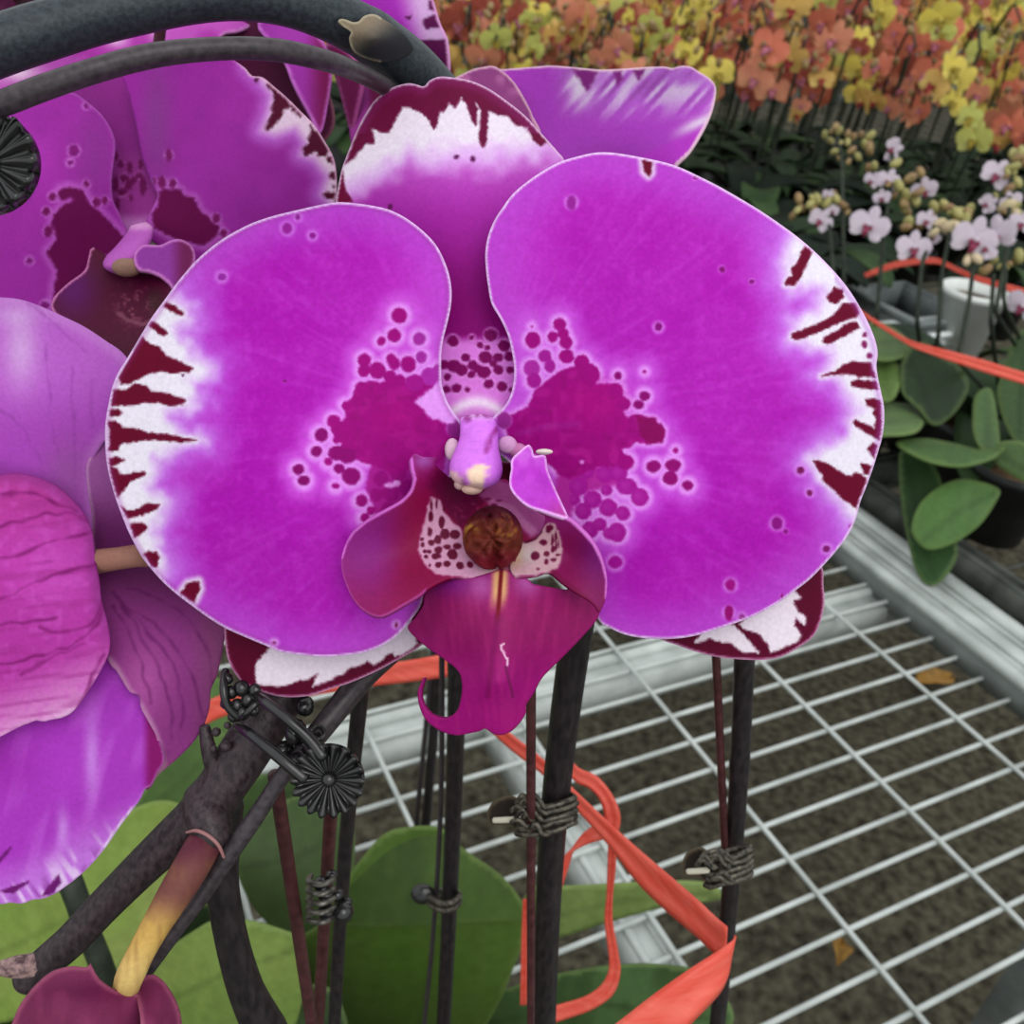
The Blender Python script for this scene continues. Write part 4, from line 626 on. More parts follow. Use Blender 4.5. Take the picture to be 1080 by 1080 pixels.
# clips -----------------------------------------------------------
def daisy(root, cx, cy, D, R, n, ax=None, offx=0, wob=.08):
    X, Y, Z = px_ax() if ax is None else ax; c = W(cx, cy, D); b = MB()
    nu = n*8; V = [c-Z*0+Z*R*.0]; Fs = []
    rings = [.0, .2, .45, .7, .9, 1.0]
    V = []
    for k, rr in enumerate(rings):
        for i in range(nu):
            a = 2*math.pi*i/nu; s = abs(math.cos(a*n/2)); rad = R*rr*(1-.13*(1-s)*(rr > .95)); z = R*(.10*rr*rr-.02)+R*.17*s*min(1, rr*1.6)
            V.append(c+X*rad*math.cos(a)+Y*rad*math.sin(a)+Z*(z))
    back = len(V)
    for i in range(nu):
        a = 2*math.pi*i/nu; V.append(c+X*R*.95*math.cos(a)+Y*R*.95*math.sin(a)-Z*R*.12)
    for k in range(len(rings)-1):
        for i in range(nu): Fs.append((k*nu+i, (k+1)*nu+i, (k+1)*nu+(i+1) % nu, k*nu+(i+1) % nu))
    k = len(rings)-1
    for i in range(nu): Fs.append((k*nu+i, back+i, back+(i+1) % nu, k*nu+(i+1) % nu))
    Fs.append(tuple(range(back, back+nu))[::-1]); b.add(V, Fs); b.build('rosette', CLIP, root)
    b = MB(); v, f = ball(c+Z*R*.06, (R*.2, R*.2, R*.16), 16, 10, (X, Y, Z)); b.add(v, f); b.build('boss', CLIP, root)
dc = thing('stem_clip', W(345, 822, .149), 'black flower-shaped plastic clip holding the slanted stem', 'clip')
daisy(dc, 347, 822, .1475, 39*.1475/F, 18)
for pts in ([(340,797,.147,15),(325,778,.1475,13),(300,756,.148,12),(280,740,.150,12),(268,732,.154,12)], [(320,820,.147,15),(302,805,.147,13),(280,787,.148,12),(262,773,.150,11),(250,766,.154,9)]): part_tube('prong', pts, CLIP, dc, 10)
b = MB()
for k in range(5): v, f = tubepx([(314+k*3.2,800-k*7,.152,5),(322+k*3.2,808-k*7,.150,5),(330+k*3.2,803-k*7,.152,5),(324+k*3.2,794-k*7,.155,5),(314+k*3.2,800-k*7,.152,5)], 8, 3); b.add(v, f)
b.build('spring', CLIP, dc)
b = MB(); ax = px_ax()
for (x, y, d, sx, sy) in [(312,772,.156,24,30),(322,745,.158,20,22),(318,800,.155,26,16),(300,790,.157,20,18)]: v, f = ball(W(x, y, d), (sx*d/2/F, sy*d/2/F, .002), 12, 8, ax); b.add(v, f)
b.build('jaw', CLIP, dc)
sc_ = thing('stem_clip', W(-8, 172, .128), 'black shell-shaped plastic clip cut off by the left edge near the top', 'clip'); daisy(sc_, -14, 172, .127, 57*.127/F, 15)
part_tube('prong', [(-20,150,.1285,14),(-45,135,.130,14),(-70,128,.132,14)], CLIP, sc_, 10)
cc_ = thing('stem_clip', W(250, 735, .155), 'black beaded claw clip on the slanted branch under the left petal', 'clip'); b = MB()
for (x, y, w) in [(240,716,13),(244,730,15),(250,744,15),(238,742,12),(256,752,16),(262,738,16),(268,750,12),(246,756,12),(255,726,18),(270,728,16)]: v, f = ball(W(x, y, .1535), w/2*.155/F, 10, 8); b.add(v, f)
b.build('jaw', CLIP, cc_)
part_tube('arm', [(238,708,.154,9),(236,726,.152,9),(240,745,.152,9),(252,757,.153,9)], CLIP, cc_, 8); part_tube('arm', [(256,757,.1525,7),(264,748,.1515,7),(272,741,.152,6)], CLIP, cc_, 8)
kc_ = thing('stem_clip', W(343, 945, .195), 'small shiny black claw clip gripping the brown stake low on the left', 'clip'); b = MB()
for (x, y, w, d) in [(338,932,12,.192),(344,944,13,.190),(344,962,14,.190),(362,962,17,.191),(356,944,11,.192),(350,924,10,.193),(366,952,9,.192)]: v, f = ball(W(x, y, d), w*.66*d/F, 12, 8); b.add(v, f)
b.build('jaw', CLIP, kc_); b = MB()
for k in range(5): v, f = tubepx([(328,924+k*10,.197,6),(325,930+k*10,.190,6),(340,933+k*10,.187,6),(352,927+k*10,.190,6)], 7, 3); b.add(v, f)
b.build('spring', mat('spring_metal', (60, 58, 54), (120, 116, 108), 500, .35, .5, metal=.5), kc_)
def coil(label, cx, cy, d, w, h, n, seed, wing=True):
    r_ = random.Random(seed); root = thing('wire_tie', W(cx, cy, d), label, 'wire tie'); b = MB()
    for k in range(n):
        y0 = cy-h/2+h*k/(n-1); pts = []
        for t in range(11):
            a = 2*math.pi*t/10; pts.append((cx+w/2*math.cos(a)*(1+r_.uniform(-.04, .04)), y0+math.sin(a)*4+5*math.cos(a)*-1.2+r_.uniform(-1.5, 1.5), d-.0042*math.sin(a)*w/80, 6.5))
        v, f = tubepx(pts, 7, 4); b.add(v, f)
    for k in range(9):
        x = cx-w*.25+r_.uniform(-w*.28, w*.2); y = cy+r_.uniform(-h*.6, h*.9); v, f = tubepx([(x-9, y, d-.0046, 5), (x-2, y-6+r_.uniform(-4, 4), d-.0054, 5.5), (x+5, y+r_.uniform(-5, 5), d-.005, 5), (x+11, y+4, d-.0045, 5)], 7, 3); b.add(v, f)
    b.build('coil', WIRE, root)
    if wing:
        sheet('wing', [(cx-w*.42,cy-h*.55),(cx-w*.62,cy-h*.75),(cx-w*.88,cy-h*.55),(cx-w*1.0,cy-h*.1),(cx-w*.95,cy+h*.35),(cx-w*.7,cy+h*.4),(cx-w*.4,cy+h*.5),(cx-w*.25,cy)], lambda X, Y: d+.0005+(X-cx)*-1e-5, lambda X, Y, E: mix(np.tile(S((40, 32, 26)), (len(X), 1)), (96, 84, 66), 1-sst(1, 3, E)), LIPM, root, 3, .0008)
        v, f = tubepx([(cx-w*.88,cy+h*.2,d-.002,6),(cx-w*.65,cy+h*.18,d-.003,6.5),(cx-w*.45,cy+h*.15,d-.004,6)], 8, 4); obj('pin', v, f, mat('pin'+str(seed), (196, 190, 172), None, 100, .4), root)
    return root
coil('coiled wire tie binding the thick stem below the lip to its red stake', 576, 860, .2005, 62, 26, 5, 1)
coil('coiled wire tie binding the stem under the right petal to its stake', 768, 914, .222, 48, 26, 5, 2)
rt = thing('stem_clip', W(465, 950, .318), 'dark ring clip on the upright stem in front of the large leaf', 'clip'); b = MB()
for y in (948, 955): v, f = tubepx([(450,y-4,.322,6),(462,y+4,.314,6),(476,y+4,.313,6),(485,y-4,.318,6),(478,y-8,.330,6),(462,y-9,.330,6),(450,y-4,.322,6)], 8, 4); b.add(v, f)
b.build('ring', WIRE, rt); v, f = ball(W(446, 943, .322), (.0042, .0036, .002), 14, 8, px_ax()); obj('tab', v, f, CLIP, rt)
# red ribbon --------------------------------------------------------
RIB = mat('ribbon_plastic', (238, 92, 74), (246, 116, 98), 90, .38, .4, transl=.25, stretch=(1, 1, 6)); RIB.use_backface_culling = False
def ribbon_part(name, pts, parent=None, thick=.0004, loc=None):
    "pts: (px,py,dist,half-width dx px, half-width dy px)"
    q = catmull(pts, 5); V = []; n = 7
    for (x, y, d, hx, hy) in q:
        for k in range(n): t = k/(n-1)*2-1; V.append(W(x+hx*t, y+hy*t, d+.0006*math.cos(t*5)))
    Fs = [(i*n+k, i*n+k+1, (i+1)*n+k+1, (i+1)*n+k) for i in range(len(q)-1) for k in range(n-1)]
    o = obj(name, V, Fs, RIB, parent, loc=loc); md = o.modifiers.new('thickness', 'SOLIDIFY'); md.thickness = thick; md.offset = 0; return o
rr = thing('ribbon', W(640, 900, .3), 'coral red plastic ribbon knotted behind the thick stem and pulled round the right stem', 'ribbon')
ribbon_part('strip', [(505,752,.30,2,9),(525,770,.297,2,10),(545,787,.293,2,10),(572,808,.285,2,10),(600,836,.275,2,11),(640,877,.263,1,13),(671,911,.254,0,18),(700,938,.246,0,20),(735,968,.236,0,20),(753,985,.231,-1,19),(766,994,.227,-1,17)], rr)
ribbon_part('tail', [(772,1006,.222,-3,20),(768,1017,.219,-6,26),(750,1033,.216,-2,27),(728,1050,.214,4,26),(700,1074,.213,10,26),(660,1108,.212,14,26),(620,1140,.212,16,28)], rr)
ribbon_part('loop', [(598,806,.278,3,12),(610,818,.276,0,8),(624,824,.274,-4,6),(636,836,.273,-6,3),(644,852,.273,-8,0),(646,868,.274,-8,0),(642,884,.275,-7,0)], rr)
ribbon_part('loop', [(576,960,.29,-10,4),(588,925,.285,-10,6),(600,898,.28,-8,9),(620,882,.276,-3,9),(640,876,.272,0,8)], rr)
ribbon_part('tail', [(646,882,.272,4,0),(645,915,.278,4,0),(643,945,.284,3,0),(642,972,.289,4,0),(647,1005,.294,5,0),(648,1025,.297,6,1),(640,1044,.299,6,5),(620,1058,.301,3,7),(590,1068,.304,2,8),(560,1078,.307,2,9)], rr)
ribbon_part('tail', [(584,955,.298,3,0),(583,990,.305,3,0),(582,1030,.312,3,0)], rr); ribbon_part('tail', [(554,948,.30,2,0),(553,1000,.307,3,0),(552,1060,.316,3,0)], rr)
tag(ribbon_part('ribbon', [(200,764,.40,2,10),(235,744,.395,2,11),(300,728,.39,2,11),(380,714,.385,2,11),(430,708,.38,2,11),(480,700,.378,2,12),(530,690,.375,2,12)], None, .0004), 'coral red ribbon stretched level behind the left petal and stems', 'ribbon')
# ================================================================ wire benches
GALV = mat('galvanised', (164, 170, 166), (192, 198, 194), 30, .5, .3, metal=.1, detail=6)
GALVD = mat('galvanised_dull', (108, 114, 112), (128, 134, 131), 30, .5, .3, metal=.15, detail=3)
YAW = .52089; OX, OY = -0.15891*HGT, 0.94887*HGT; SA, SB = .05499*HGT, .2186*HGT
AX = np.array([math.cos(YAW), math.sin(YAW), 0]); AY = np.array([-math.sin(YAW), math.cos(YAW), 0]); AZ = np.array([0, 0, 1.])
def G(i, j, z=0.0): return np.array([OX, OY, BENCH_Z])+AX*j*SB-AY*i*SA+AZ*z
def rod(b, p, q, r, n=8, m=0): v, f = tube([p, q], r, n); b.add(v, f, m)
def bar(b, p, q, w, h, m=0):
    p, q = S(p), S(q); L = np.linalg.norm(q-p); x = (q-p)/L; y = np.cross(AZ, x); y /= np.linalg.norm(y); v, f = box((p+q)/2, L, w, h, (x, y, np.cross(x, y))); b.add(v, f, m)
def bench(label, i0, i1, j0, j1, rails, cross, i_sp=1, wm=None):
    c = G((i0+i1)/2, (j0+j1)/2); root = thing('mesh_bench', (c[0], c[1], 0), label, 'bench')
    b = MB()
    for i in np.arange(i0, i1+.1, i_sp): rod(b, G(i, j0, -.003), G(i, j1, -.003), .0020)
    for j in np.arange(j0, math.floor(j1)+.1, 1): rod(b, G(i0, j, .0), G(i1, j, .0), .0019)
    b.build('wire_mesh', wm or GALV, root)
    for nm, j, w, h, z in rails:
        b = MB(); bar(b, G(i0, j, z), G(i1, j, z), w, h)
        if nm == 'edge_rail':
            for dj, hh, ww in ((-.235, .010, .012), (-.12, .004, .004), (.0, .006, .016), (.13, .004, .004), (.235, .012, .014)): bar(b, G(i0, j+dj, z+h/2), G(i1, j+dj, z+h/2), ww, hh, 1)
        else:
            for dj in (-.07, .07): bar(b, G(i0, j+dj, z+h/2), G(i1, j+dj, z+h/2), .006, .006)
        b.build(nm, [wm, wm] if wm else [GALVD if nm == 'edge_rail' else GALV, GALV], root)
    for i, w, h, z in cross: b = MB(); bar(b, G(i, j0, z), G(i, j1-.3, z), w, h); rod(b, G(i-.35, j0, z+h/2), G(i-.35, j1-.3, z+h/2), .006, 8); b.build('cross_rail', wm or GALV, root)
    for i in (i0+.5, i1-.5):
        for j in (j0+.5, j1-.3):
            p = G(i, j, -.05); b = MB(); v, f = box((p[0], p[1], p[2]/2), .04, .04, p[2], (AX, AY, AZ)); b.add(v, f); b.build('leg', GALVD, root)
    return root
DARKW = mat('dark_wire', (52, 56, 52), (84, 88, 82), 30, .6, .15)  # darker grey wire for the two back benches
bench('galvanised wire mesh bench in the foreground with a ridged edge rail', -26, 44, -5, 5.15, [('edge_rail', 4.85, .062, .03, .004), ('rail', .93, .030, .03, -.022)], [(-.45, .036, .03, -.024)])
bench('second wire mesh bench across the gap, under the white orchids', -46, 8, 5.75, 17.0, [('rail', 5.85, .03, .03, -.01)], [(-8, .036, .03, -.024), (-30, .036, .03, -.024)], 2, DARKW)
bench('far wire mesh bench under the mass of orange and yellow orchids', -170, -46, -6, 34.0, [('edge_rail', 33.8, .05, .03, .0)], [(-52, .036, .03, -.024), (-100, .036, .03, -.024)], 4, DARKW)
# ground ------------------------------------------------------------
GND = mat('soil', (40, 37, 30), (90, 86, 72), 60, .95, .05, bump=.5, detail=14, lo=.3, hi=.72)
b = MB(); n = 40; gx, gy = np.meshgrid(np.linspace(-9, 14, n), np.linspace(-3, 22, n)); gz = .0+(vnoise(gx+20, gy+20, .8, 5)-.5)*.03
V = np.c_[gx.ravel(), gy.ravel(), gz.ravel()]; b.add(V, [(r*n+c, r*n+c+1, (r+1)*n+c+1, (r+1)*n+c) for r in range(n-1) for c in range(n-1)]); g_ = b.build('ground', GND); g_['kind'] = 'structure'
b = MB(); WALL = mat('polycarbonate', (176, 188, 184), (196, 206, 202), 3, .5, .3, transl=.5, stretch=(1, 1, .05)); nx = 240
V = []; 
for k in range(nx):
    for z in (0.0, 3.2): V.append((-9+23*k/(nx-1), 12.0+.03*math.sin(k*1.57), z))
b.add(V, [(2*k, 2*k+2, 2*k+3, 2*k+1) for k in range(nx-1)]); w_ = b.build('wall_far', WALL); w_['kind'] = 'structure'; md = w_.modifiers.new('thickness', 'SOLIDIFY'); md.thickness = .01
FL = mat('fallen_leaf', (128, 96, 40), (164, 120, 50), 60, .8)
def flatleaf(px, py, w, h, rot, label):
    c = WZ(px, py, .03); x = np.array([math.cos(rot), math.sin(rot), 0]); y = np.array([-math.sin(rot), math.cos(rot), 0]); V = []; n = 9
    for i in range(n):
        t = i/(n-1); ww = h*math.sin(math.pi*min(.97, max(.03, t)))**.8
        for k in (-1, 0, 1): V.append(c+x*(t-.5)*w+y*k*ww/2+AZ*(.012*abs(k)+.01*math.sin(t*5)))
    o = obj('fallen_leaf', V, [(i*3+k, i*3+k+1, (i+1)*3+k+1, (i+1)*3+k) for i in range(n-1) for k in (0, 1)], FL); md = o.modifiers.new('thickness', 'SOLIDIFY'); md.thickness = .002; tag(o, label, 'leaf')
flatleaf(985, 718, .11, .06, .5, 'orange-brown fallen leaf on the ground seen through the mesh near the edge rail')
flatleaf(885, 1005, .05, .03, 1.2, 'small brown fallen leaf on the ground below the mesh at lower right')
# near leaves --------------------------------------------------------
LEAF = pig_mat('leaf_tissue', 160, .12, .5, .10, .16, .1)
def c_leaf(c1, c2, ax, seed, edge=(120, 140, 80), fold=None):
    def f(X, Y, E):
        c = np.tile(S(c1), (len(X), 1)); c = mix(c, c2, sst(.3, .8, vnoise(X, Y, 60, seed))*.8); d = ldist(X, Y, ax); c = mix(c, S(c1)*.75, (1-sst(1, 5, d))*.5)
        c = mix(c, S(c2)*1.08, sst(.45, .8, vnoise(X+Y*.2, Y*.15, 9, seed+1))*.25); return mix(c, edge, (1-sst(.5, 3, E))*.5)
    return f
def near_leaf(root, outline, ctrl, c1, c2, ax, seed): return sheet("leaf", outline, tps(ctrl), c_leaf(c1, c2, ax, seed), LEAF, root, 5, .0014, step=4)
POT = mat('pot_plastic', (26, 26, 27), (40, 40, 40), 40, .5, .4); POTW = mat('pot_white', (206, 212, 206), (226, 230, 226), 20, .5, .4); MOSS = mat('bark_mix', (66, 50, 36), (104, 84, 60), 90, .95, .1, bump=1)
def pot_part(root, x, y, z0, r, h, m=None):
    b = MB(); n = 28; V = []
    for rr, zz in ((r*.74, 0), (r*.96, h*.9), (r*1.06, h*.9), (r*1.06, h), (r*.95, h), (r*.92, h*.82)):
        for k in range(n): a = 2*math.pi*k/n; V.append((x+rr*math.cos(a), y+rr*math.sin(a), z0+zz))
    b.add(V, [(q*n+k, q*n+(k+1) % n, (q+1)*n+(k+1) % n, (q+1)*n+k) for q in range(5) for k in range(n)]+[tuple(range(n))[::-1]]); o = b.build('pot', m or POT, root)
    v, f = tube([(x, y, z0+h*.74), (x, y, z0+h*.83)], [r*.9, r*.9], n, False); obj('potting_bark', v, f, MOSS, root); return o
ZB = BENCH_Z+.003
lp = thing('orchid_plant', (-.06, .17, ZB), 'orchid plant in a black pot with a broad creased green leaf at bottom centre', 'plant'); pot_part(lp, -.06, .17, ZB, .06, .10)
near_leaf(lp, [(345,974),(352,945),(375,915),(403,883),(430,874),(465.5,875),(491,898.5),(525,922),(546,945),(557,967),(520,972),(470,975),(420,977),(375,977)], [(430,874,.443),(556,967,.45),(470,974,.438),(350,974,.445),(450,930,.436)], (56, 76, 34), (66, 88, 36), [(470,880),(465,970)], 4)  # upper half of the creased leaf overlaid, its shade put into a darker green
near_leaf(lp, [(338,975),(352,945),(375,915),(403,883),(430,874),(465.5,875),(491,898.5),(525,922),(546,945),(556,967),(553,985),(550,1000),(541,1023),(530,1050),(510,1085),(480,1110),(400,1120),(330,1110),(300,1060),(310,1000)], [(430,874,.44),(556,967,.46),(470,970,.455),(375,972,.45),(480,1050,.48),(320,1000,.46),(400,1100,.50)], (76, 100, 42), (66, 94, 32), [(470,880),(465,970),(440,1090)], 3)
l4 = thing('orchid_plant', (.05, .16, ZB), 'orchid plant at bottom centre whose two long leaves lie behind the red ribbon', 'plant'); pot_part(l4, .05, .16, ZB, .05, .10)
near_leaf(l4, [(560,940),(582,937),(640,934),(702,931),(740,932),(757,938),(760,948),(735,953),(707,955.6),(649,971),(584,992),(555,1004),(540,975)], [(560,970,.50),(650,950,.49),(758,942,.48),(600,990,.505)], (116, 136, 74), (132, 150, 88), [(550,975),(650,951),(755,941)], 5)
near_leaf(l4, [(500,1060),(540,1042),(584,1029),(627,1021),(660,1018),(693,1018),(733,1024),(760,1045),(770,1085),(700,1120),(560,1130),(490,1100)], [(500,1070,.50),(690,1018,.47),(760,1070,.46),(600,1110,.49)], (58, 80, 44), (76, 104, 62), [(510,1080),(640,1060),(760,1075)], 7)
l2 = thing('orchid_plant', (-.20, .16, ZB), 'orchid plant in a black pot at lower left with light green overlapping leaves', 'plant'); pot_part(l2, -.20, .16, ZB, .06, .10)
near_leaf(l2, [(-40,930),(0,925),(60,900),(105,870),(150,850),(172,845.5),(192,850),(212,862),(220,885),(200,920),(165,975),(130,1015),(100,1045),(40,1070),(-40,1070)], [(170,846,.40),(-30,960,.42),(100,1040,.41),(60,940,.40),(215,880,.41)], (124, 150, 68), (134, 148, 80), [(200,870),(90,960),(-30,1020)], 9)
near_leaf(l2, [(-40,1000),(20,1010),(60,1040),(70,1080),(30,1120),(-40,1120)], [(-30,1010,.44),(60,1050,.43),(0,1110,.44)], (100, 128, 62), (84, 110, 50), [(-30,1060),(60,1070)], 11)
near_leaf(l2, [(150,1030),(165,1010),(200,985),(225,972),(260,972),(290,980),(316,992),(322,1020),(318,1060),(300,1095),(240,1110),(160,1100),(140,1060)], [(165,1010,.42),(316,992,.40),(310,1080,.42),(180,1090,.43),(250,1040,.405)], (118, 142, 70), (130, 150, 78), [(150,1070),(230,1030),(315,1000)], 13)
near_leaf(l2, [(130,1020),(160,975),(200,955),(240,960),(245,985),(200,1010),(165,1035)], [(130,1020,.45),(240,960,.44),(200,1000,.445)], (46, 62, 40), (56, 76, 46), [(140,1020),(240,970)], 15)
near_leaf(l2, [(190,1062),(250,1050),(330,1040),(360,1060),(350,1120),(180,1120)], [(190,1062,.43),(340,1045,.42),(260,1110,.43)], (54, 72, 44), (64, 86, 50), [(190,1100),(350,1080)], 16)
l3 = thing('orchid_plant', (-.34, .24, ZB), 'orchid plant with dark green leaves behind the flower-shaped clip', 'plant'); pot_part(l3, -.34, .24, ZB, .06, .10)
near_leaf(l3, [(140,858),(155,830),(175,800),(210,770),(238,775),(250,800),(240,840),(215,870),(175,875)], [(150,850,.50),(230,775,.52),(220,860,.51)], (84, 110, 56), (70, 96, 48), [(150,860),(235,785)], 17)
near_leaf(l3, [(248,905),(262,880),(285,852),(320,838),(350,840),(372,868),(372,930),(362,970),(330,992),(290,980),(260,945)], [(250,905,.48),(350,842,.50),(360,960,.47),(300,975,.48)], (70, 88, 52), (62, 84, 44), [(255,915),(310,905),(365,880)], 19)
near_leaf(l3, [(205,840),(250,822),(300,815),(330,830),(300,870),(260,900),(215,900)], [(205,840,.56),(320,825,.56),(240,890,.55)], (70, 94, 50), (58, 80, 42), [(210,880),(320,830)], 21)
near_leaf(l3, [(0,830),(60,800),(130,790),(165,800),(160,850),(60,880),(0,900)], [(0,860,.52),(150,800,.54),(80,870,.52)], (112, 138, 66), (124, 146, 74), [(0,870),(150,820)], 23)
near_leaf(l3, [(180,760),(200,735),(225,715),(245,725),(250,760),(225,790),(190,790)], [(180,760,.56),(240,720,.58),(220,785,.56)], (88, 116, 60), (76, 104, 52), [(185,780),(240,730)], 25)
# ================================================================ background orchids (real plants on the benches)
def fmat(n, c1, c2, t=.2): return mat(n, c1, c2, 22, .55, .25, transl=t)
F_OR = fmat('tepal_orange', (192, 98, 76), (210, 128, 96)); F_OR2 = fmat('tepal_salmon', (196, 118, 94), (212, 150, 112)); F_RD = fmat('tepal_brick', (156, 74, 64), (184, 102, 80))
F_YE = fmat('tepal_yellow', (214, 194, 78), (226, 210, 112)); F_YG = fmat('tepal_lime', (178, 182, 88), (204, 204, 120)); F_YO = fmat('tepal_gold', (204, 160, 84), (214, 184, 108)); F_WH = fmat('tepal_white', (196, 182, 196), (222, 210, 220))
L_PK = fmat('lip_pink', (170, 70, 96), (196, 120, 140)); L_RD = fmat('lip_red', (140, 40, 50), (170, 60, 60)); L_OL = fmat('lip_olive', (150, 130, 40), (170, 150, 60)); L_PU = fmat('lip_plum', (120, 36, 64), (150, 60, 90)); BUD = mat('bud', (132, 130, 72), (166, 158, 98), 60, .5); BUDO = mat('bud_tan', (128, 92, 66), (146, 124, 78), 60, .5)
BST = mat('far_stem', (28, 36, 28), (48, 56, 42), 80, .6, .2); LFD = mat('far_leaf', (26, 40, 26), (42, 60, 38), 14, .6, .12, transl=.06); LFM = mat('far_leaf_mid', (40, 60, 34), (58, 80, 46), 12, .6, .12, transl=.08); LFG = mat('far_leaf_dark', (14, 22, 17), (26, 38, 28), 14, .65, .10)
def flower_data(name, R, m1, m2, seed, droop=0):
    "a moth orchid bloom lying in its own XZ plane, facing -Y: two broad petals, three sepals, lip and column"
    r_ = random.Random(seed); b = MB()
    def tep(ang, length, width, y0, cup):
        V = []; n, k = 7, 5; ca, sa = math.cos(ang), math.sin(ang)
        for i in range(n):
            t = i/(n-1); w = width*math.sin(math.pi*(t*.93+.035))**.62*(.55+.45*t)
            for j in range(k):
                s = j/(k-1)*2-1; x = t*length; z = s*w/2; y = y0-cup*R*(t**2)*.5+abs(s)**2*R*.06+r_.uniform(-1, 1)*R*.012
                V.append((x*ca-z*sa, y, x*sa+z*ca))
        b.add(V, [(i*k+j, i*k+j+1, (i+1)*k+j+1, (i+1)*k+j) for i in range(n-1) for j in range(k-1)])
    for a in (90, 215, 325): tep(math.radians(a+r_.uniform(-6, 6)), R*.95, R*.72, R*.06, r_.uniform(-.2, .3))
    for a in (8, 172): tep(math.radians(a+r_.uniform(-5, 5)), R*1.0, R*1.25, 0, r_.uniform(-.1, .35))
    v, f = ball((0, -R*.16, -R*.02), (R*.09, R*.16, R*.1), 8, 6); b.add(v, f, 0)
    for s in (-1, 1): v, f = ball((s*R*.16, -R*.16, -R*.16), (R*.09, R*.14, R*.12), 8, 6); b.add(v, f, 1)
    v, f = tube([(0, -R*.12, -R*.14), (0, -R*.26, -R*.32), (0, -R*.22, -R*.52), (0, -R*.12, -R*.62)], [R*.10, R*.17, R*.12, R*.04], 8, True, .45, (0, 1, 0)); b.add(v, f, 1)
    v, f = tube([(0, R*.05, 0), (0, R*.35, R*.1), (0, R*.6, R*.3)], [R*.05, R*.04, R*.04], 6); b.add(v, f, 0)
    return mkmesh(name, np.concatenate(b.v), b.f, [m1, m2], None, True, b.m)
def leaf_data(name, L, w, m, arch, seed):
    V = []; n, k = 13, 5; r_ = random.Random(seed); z = x = 0; ang = .75
    for i in range(n):
        t = i/(n-1); ww = w*math.sin(math.pi*(t*.9+.05))**.55*(.7+.3*t) if t < .98 else w*.12
        for j in range(k): s = j/(k-1)*2-1; V.append((x, s*ww/2, z+abs(s)*ww*.16))
        x += L/(n-1)*math.cos(ang); z += L/(n-1)*math.sin(ang); ang -= arch/(n-1)
    b = MB(); b.add(V, [(i*k+j, (i+1)*k+j, (i+1)*k+j+1, i*k+j+1) for i in range(n-1) for j in range(k-1)])
    me = mkmesh(name, V, b.f, m); return me
def link(me, name, parent, loc, rot=(0, 0, 0), sc=1.0, thick=0):
    o = bpy.data.objects.new(name, me); COL.objects.link(o); o.parent = parent; o.location = [float(x) for x in loc]; o.rotation_euler = rot; o.scale = (sc,)*3
    if thick: md = o.modifiers.new('thickness', 'SOLIDIFY'); md.thickness = thick; md.offset = 0
    return o
FD = {}
for nm, R, m1, m2 in [('or', .038, F_OR, L_PK), ('sa', .036, F_OR2, L_PK), ('br', .038, F_RD, L_PK), ('ye', .034, F_YE, L_OL), ('yg', .032, F_YG, L_OL), ('yo', .034, F_YO, L_RD), ('wh', .021, F_WH, L_PU)]: FD[nm] = [flower_data('bloom_'+nm, R, m1, m2, 17*k+len(nm)+int(R*1000)) for k in range(4)]
LD = [leaf_data('leaf_blade', L, w, m, a, k) for k, (L, w, m, a) in enumerate([(.17,.065,LFD,1.5),(.15,.06,LFM,1.7),(.13,.06,LFD,1.3),(.16,.062,LFG,1.8)])]
bv, bf = ball((0, 0, 0), (.0056, .0056, .0085), 8, 6); BD = mkmesh('bud', bv, bf, BUD); BDO = mkmesh('bud_o', bv, bf, BUDO); BDW = mkmesh('bud_w', bv, bf, mat('bud_cream', (176, 164, 116), (200, 180, 150), 60, .5))
def toward(p):
    "yaw that turns a bloom (facing -Y) to look from p towards the camera aisle"
    v = CAM-S(p); return math.atan2(v[0], -v[1])
